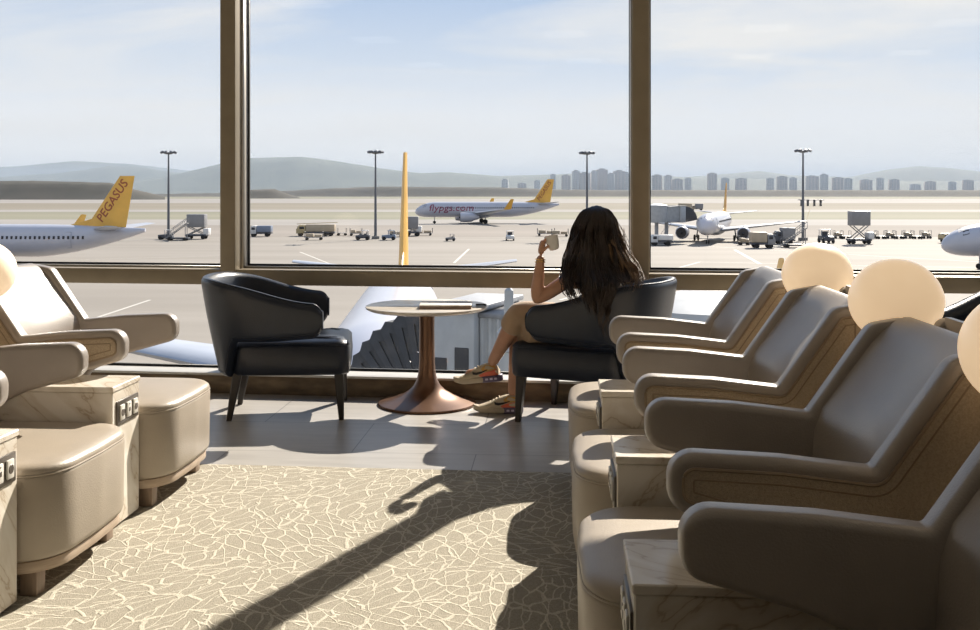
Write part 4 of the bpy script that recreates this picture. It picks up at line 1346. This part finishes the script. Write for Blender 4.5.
# ------------------------------------------------------------------ ground vehicles and equipment
VG = {k: M('vehicle_' + k, c, .45, var=.04, vscale=1) for k, c in dict(tan=(.40, .33, .24), grey=(.22, .22, .23), dark=(.07, .075, .09), blue=(.16, .20, .28), white=(.6, .6, .6), steel=(.3, .29, .28), khaki=(.45, .36, .2)).items()}
def wheels(t, xs, w, r=.42):
    for x in xs:
        for s in (-1, 1):
            bm = bmesh.new(); lathe(bm, [(r * .5, -.13), (r, -.12), (r, .12), (r * .5, .13)], (x, s * w / 2, r), 14, 'y'); obj('wheel', bm, TYRE, t)
def g_loc(px, py):
    d = HA / (py - 192) * 1000; p = pos(px, d, GZ); return (p.x, p.y, GZ)
def truck(label, px, py, L, Hh, c1, c2, rz=0.0, kind='box_truck', cat='truck', extra=None, W=2.2):
    t = thing(kind, label, cat, g_loc(px, py), TH + rz)
    bm = bmesh.new(); box(bm, (0, 0, .75), (L, W * .9, .35), .04); obj('chassis', bm, VG['dark'], t, angle=30)
    cl = min(2.0, L * .32)
    bm = bmesh.new(); slab(bm, fillet([(-L / 2, .6, .1), (-L / 2, 1.5, .2), (-L / 2 + cl * .3, min(2.4, Hh), .2), (-L / 2 + cl, min(2.4, Hh), .08), (-L / 2 + cl, .6, .05)]), -W / 2, W / 2, .06, lambda x, z, h: (x, h, z), 2)
    cb = obj('cab', bm, VG[c2], t)
    bm = bmesh.new()
    for s in (-1, 1): box(bm, (-L / 2 + cl * .6, s * (W / 2 + .01), min(2.4, Hh) * .75), (cl * .5, .03, .5))
    box(bm, (-L / 2 + cl * .13, 0, min(2.4, Hh) * .78), (.05, W * .8, .5), 0, Matrix.Rotation(-.5, 3, 'Y')); obj('cab_window', bm, DARKM, cb, False)
    bm = bmesh.new(); x0 = -L / 2 + cl + .1; box(bm, ((x0 + L / 2) / 2, 0, (1.0 + Hh) / 2), (L / 2 - x0, W, Hh - 1.0), .06); obj('body', bm, VG[c1], t, angle=30)
    wheels(t, [-L / 2 + .8, L / 2 - .9] + ([L / 2 - 2.0] if L > 7 else []), W * .85)
    if extra == 'ladder':
        bm = bmesh.new()
        for s in (-.3, .3): tube(bm, [(-L / 2, s, Hh + .1), (L / 2 + .6, s, Hh + .45)], .06, 5)
        for i in range(12): tube(bm, [(-L / 2 + i * L / 12, -.3, Hh + .1 + i * .03), (-L / 2 + i * L / 12, .3, Hh + .1 + i * .03)], .04, 5)
        obj('roof_ladder', bm, VG['khaki'], t)
    return t
def lift(label, px, py, rz=0, c='grey', Hh=5.2, L=4.5):
    t = thing('catering_lift_truck', label, 'truck', g_loc(px, py), TH + rz)
    bm = bmesh.new(); box(bm, (0, 0, .8), (L, 2.2, .4), .05); obj('chassis', bm, VG['dark'], t)
    bm = bmesh.new(); box(bm, (0, 0, Hh - 1.3), (L * .85, 2.3, 2.6), .06); obj('raised_box', bm, VG[c], t, angle=30)
    bm = bmesh.new()
    for s in (-.9, .9):
        tube(bm, [(-L * .35, s, 1.0), (L * .35, s, Hh - 2.6)], .10, 6); tube(bm, [(L * .35, s, 1.0), (-L * .35, s, Hh - 2.6)], .10, 6)
    obj('scissor_frame', bm, VG['steel'], t)
    bm = bmesh.new(); box(bm, (L * .48, 0, 1.5), (1.1, 2.0, 1.3), .1); obj('cab', bm, VG['white'], t)
    wheels(t, [-L * .35, L * .35], 2.0)
    return t
def tractor(label, px, py, c='dark', rz=0, s=1.0):
    t = thing('tow_tractor', label, 'tow tractor', g_loc(px, py), TH + rz); t.scale = (s,) * 3
    bm = bmesh.new(); slab(bm, fillet([(-1.4, .35, .08), (-1.4, .95, .12), (-.2, 1.05, .05), (1.3, 1.05, .12), (1.4, .35, .08)]), -.75, .75, .05, lambda x, z, h: (x, h, z), 2); obj('body', bm, VG[c], t)
    bm = bmesh.new()
    for x in (-.1, 1.0):
        for y in (-.65, .65): tube(bm, [(x, y, 1.0), (x, y, 1.85)], .05, 5)
    box(bm, (.45, 0, 1.9), (1.35, 1.45, .08), .02); obj('canopy', bm, VG['white' if c == 'dark' else c], t)
    bm = bmesh.new(); box(bm, (.5, 0, 1.15), (.5, 1.0, .25), .05); box(bm, (.75, 0, 1.4), (.12, 1.0, .5), .04); obj('seat', bm, VG['dark'], t)
    wheels(t, [-.95, .9], 1.4, .36)
    return t
def cart(label, px, py, c='steel', L=3.0, group=None, load=True, rz=0):
    t = thing('baggage_cart', label, 'baggage cart', g_loc(px, py), TH + rz, group)
    bm = bmesh.new(); box(bm, (0, 0, .55), (L, 1.4, .12), .03); obj('deck', bm, VG[c], t)
    bm = bmesh.new()
    for x in (-L / 2 + .05, L / 2 - .05):
        for y in (-.65, .65): tube(bm, [(x, y, .6), (x, y, 1.65)], .045, 5)
        tube(bm, [(x, -.65, 1.65), (x, .65, 1.65)], .045, 5)
    obj('rails', bm, VG['dark'], t)
    if load:
        bm = bmesh.new(); box(bm, (-L * .22, 0, .95), (L * .4, 1.2, .65), .08); box(bm, (L * .24, 0, .85), (L * .38, 1.1, .5), .08); obj('load', bm, VG['tan'], t)
    wheels(t, [-L * .38, L * .38], 1.2, .25)
    return t
def stairs(label, px, py, rz=0):
    t = thing('boarding_stairs', label, 'boarding stairs', g_loc(px, py), TH + rz)
    bm = bmesh.new()
    for i in range(12): box(bm, (-2.2 + i * .36, 0, .5 + i * .26), (.36, 1.4, .08))
    obj('steps', bm, VG['steel'], t, False)
    bm = bmesh.new()
    for y in (-.72, .72):
        tube(bm, [(-2.3, y, .4), (1.9, y, 3.4)], .07, 5); tube(bm, [(-2.3, y, 1.4), (1.9, y, 4.4)], .05, 5)
        for k in range(6): tube(bm, [(-2.3 + k * .84, y, .4 + k * .6), (-2.3 + k * .84, y, 1.4 + k * .6)], .04, 5)
    tube(bm, [(1.6, -.6, 0.4), (1.6, -.6, 3.2)], .08, 5); tube(bm, [(1.6, .6, 0.4), (1.6, .6, 3.2)], .08, 5)
    obj('railing', bm, VG['grey'], t)
    bm = bmesh.new(); box(bm, (0, 0, .45), (4.4, 1.6, .3), .05); obj('chassis', bm, VG['dark'], t)
    wheels(t, [-1.5, 1.5], 1.6, .33)
    return t
stairs('boarding stairs at the foot of the left floodlight mast', 178, 240.5)
lift('raised grey catering lift truck right of the left floodlight mast', 197, 239, 0, 'grey', 5.0, 4.2)
tractor('small dark tow tractor under the left floodlight mast', 166, 239.5)
truck('blue grey service truck at the left edge of the middle window', 261, 236.5, 4.6, 2.3, 'blue', 'white')
truck('long tan truck with yellow ladder on its roof', 316, 236, 8.2, 2.5, 'tan', 'khaki', extra='ladder')
cart('two-wheel equipment cart in front of the long tan truck', 314, 240, 'grey', 3.6)
cart('empty luggage cart between the long truck and the mast', 342, 235.5, 'steel', 2.0, load=False)
cart('loaded cart just left of the middle floodlight mast', 356, 235.8, 'steel', 2.6)
tractor('dark tow tractor left of the middle floodlight mast', 363, 240)
tractor('dark tow tractor between the middle mast and the yellow fin', 389, 240, 'blue')
cart('loaded cart behind the dark tractor, left of the yellow fin', 396, 237, 'steel', 2.6)
cart('wide luggage cart right of the yellow fin', 423, 235.5, 'grey', 4.2)
lift('grey lift truck hidden partly by the yellow fin, under the taxiing airliner nose', 413, 236, 0, 'grey', 4.2, 2.8)
bmc = None
tractor('small white tractor alone on the apron below the taxiing airliner', 510, 240.5, 'white', PI / 2)
tractor('low tug far out on the apron left of the raised cup', 450.5, 241, 'grey', 0, .7)
cart('flat equipment cart behind the raised cup', 546, 236, 'grey', 3.8)
cart('loaded flat cart right of the raised cup', 560, 236.5, 'tan', 3.6)
truck('pale van under the left wing of the facing airliner', 661, 245.5, 4.0, 1.9, 'white', 'white', kind='van', cat='van')
truck('tan ground power truck right of the facing airliner', 762, 248, 4.0, 2.7, 'tan', 'grey', PI)
stairs('boarding stairs standing left of the right floodlight mast', 795, 247.5)
truck('grey equipment truck between ground power truck and right mast', 784, 244, 3.6, 3.0, 'grey', 'dark')
tractor('dark tow tractor just right of the right floodlight mast', 826, 243, 'dark', PI / 2, 1.3)
lift('tall dark catering lift truck in the right window above the nearer globe lamps', 859, 244, 0, 'grey', 6.0, 4.0)
truck('small tan truck near the airliner nose at the right edge', 948, 243, 2.8, 1.8, 'tan', 'khaki', 0, 'pickup_truck')
for i, px in enumerate((838, 846, 872, 881, 890, 899, 908, 917, 926)):
    cart('baggage dolly in the long row right of the right floodlight mast', px, 238.5 + .4 * (i % 2), 'steel', 1.7, 'dollies in the long row', load=i % 2 == 0)
cart('small cart close to the right engine of the facing airliner', 744, 245, 'tan', 1.8)
truck('distant truck left part of the right window on the far taxiway', 683, 210, 9, 3.5, 'tan', 'grey')
truck('distant truck beside the first one on the far taxiway', 697, 210.3, 6, 3.5, 'grey', 'tan')
# far shelter
t = thing('shelter', 'distant open shelter beyond the right floodlight mast', 'shelter', g_loc(811, 206), TH)
bm = bmesh.new(); box(bm, (0, 0, 4.2), (16, 6, .6), .1); obj('roof', bm, VG['grey'], t)
for x in (-6.5, -2.2, 2.2, 6.5):
    bm = bmesh.new(); box(bm, (x, 0, 2), (.7, 3, 4)); obj('post', bm, VG['grey'], t, False)
# ramp beacon post near the building
t = thing('ventilation_cowl', 'pale blue roof cowl on a post seen below the transom left of her knee', 'vent', pos(509, 17, GZ)); t.scale = (.75, .75, 1.095)
bm = bmesh.new(); lathe(bm, [(.22, 0), (.22, 6.2), (.27, 6.22), (.27, 6.5), (.22, 6.55), (.12, 6.62), (.10, 7.15), (.03, 7.2)], n=24); obj('cowl', bm, BRW, t)
t = thing('ventilation_cowl', 'pale blue roof cowl on a post seen right of the occupied navy chair', 'vent', pos(712, 26, GZ))
bm = bmesh.new(); lathe(bm, [(.4, 0), (.4, 5.3), (.19, 5.5), (.17, 6.3), (.22, 6.35), (.22, 6.75), (.10, 6.8)], n=24); obj('cowl', bm, BRW, t)

# ------------------------------------------------------------------ light
sd = Vector((-.34, -.79, -.575)).normalized()
s = bpy.data.lights.new('sun', 'SUN'); s.energy = 11.0; s.angle = math.radians(.55); s.color = (1.0, .91, .79)
so = bpy.data.objects.new('sun', s); COL.objects.link(so)
so.rotation_euler = sd.to_track_quat('-Z', 'Y').to_euler(); so.location = (4, 8, 9)

w = bpy.data.worlds.new('sky'); sc.world = w; w.use_nodes = True
N, L = w.node_tree.nodes, w.node_tree.links
bg = N['Background']
tc = N.new('ShaderNodeTexCoord')
sx = N.new('ShaderNodeSeparateXYZ'); L.new(tc.outputs['Generated'], sx.inputs[0])
cr = N.new('ShaderNodeValToRGB'); e = cr.color_ramp.elements
e[0].position = 0; e[0].color = (.82, .82, .79, 1)
e[1].position = 1; e[1].color = (.16, .30, .60, 1)
for p_, c_ in ((.03, (.97, .97, .96)), (.075, (.90, .92, .95)), (.13, (.68, .77, .90)), (.19, (.52, .65, .86)), (.45, (.28, .44, .70))):
    q = e.new(p_); q.color = (*c_, 1)
L.new(sx.outputs['Z'], cr.inputs['Fac'])
zz = N.new('ShaderNodeMath'); zz.operation = 'ADD'; zz.inputs[1].default_value = .10; L.new(sx.outputs['Z'], zz.inputs[0])
zm = N.new('ShaderNodeMath'); zm.operation = 'MAXIMUM'; zm.inputs[1].default_value = .03; L.new(zz.outputs[0], zm.inputs[0])
dx = N.new('ShaderNodeMath'); dx.operation = 'DIVIDE'; L.new(sx.outputs['X'], dx.inputs[0]); L.new(zm.outputs[0], dx.inputs[1])
dy = N.new('ShaderNodeMath'); dy.operation = 'DIVIDE'; L.new(sx.outputs['Y'], dy.inputs[0]); L.new(zm.outputs[0], dy.inputs[1])
cv = N.new('ShaderNodeCombineXYZ'); L.new(dx.outputs[0], cv.inputs[0]); L.new(dy.outputs[0], cv.inputs[1])
mp = N.new('ShaderNodeMapping'); mp.inputs['Scale'].default_value = (.38, .55, 1); mp.inputs['Rotation'].default_value = (0, 0, .25); mp.inputs['Location'].default_value = (1.3, .4, 0)
L.new(cv.outputs[0], mp.inputs['Vector'])
nz = N.new('ShaderNodeTexNoise'); nz.inputs['Scale'].default_value = 1.3; nz.inputs['Detail'].default_value = 9; nz.inputs['Roughness'].default_value = .55; nz.inputs['Distortion'].default_value = .5
L.new(mp.outputs[0], nz.inputs['Vector'])
c2 = N.new('ShaderNodeValToRGB'); c2.color_ramp.elements[0].position = .45; c2.color_ramp.elements[1].position = .67
L.new(nz.outputs['Fac'], c2.inputs['Fac'])
mx = N.new('ShaderNodeMix'); mx.data_type = 'RGBA'; mx.inputs[7].default_value = (.90, .90, .90, 1)
L.new(c2.outputs['Color'], mx.inputs[0]); L.new(cr.outputs['Color'], mx.inputs[6])
L.new(mx.outputs[2], bg.inputs['Color']); bg.inputs['Strength'].default_value = .97

sc.view_settings.view_transform = 'Standard'; sc.view_settings.look = 'None'; sc.view_settings.gamma = 1
sc.view_settings.exposure = 0.0
sc.view_settings.use_curve_mapping = False
try:
    sc.cycles.use_denoising = True; sc.cycles.max_bounces = 10; sc.cycles.transparent_max_bounces = 16
    sc.cycles.caustics_reflective = False; sc.cycles.caustics_refractive = False
except Exception: pass
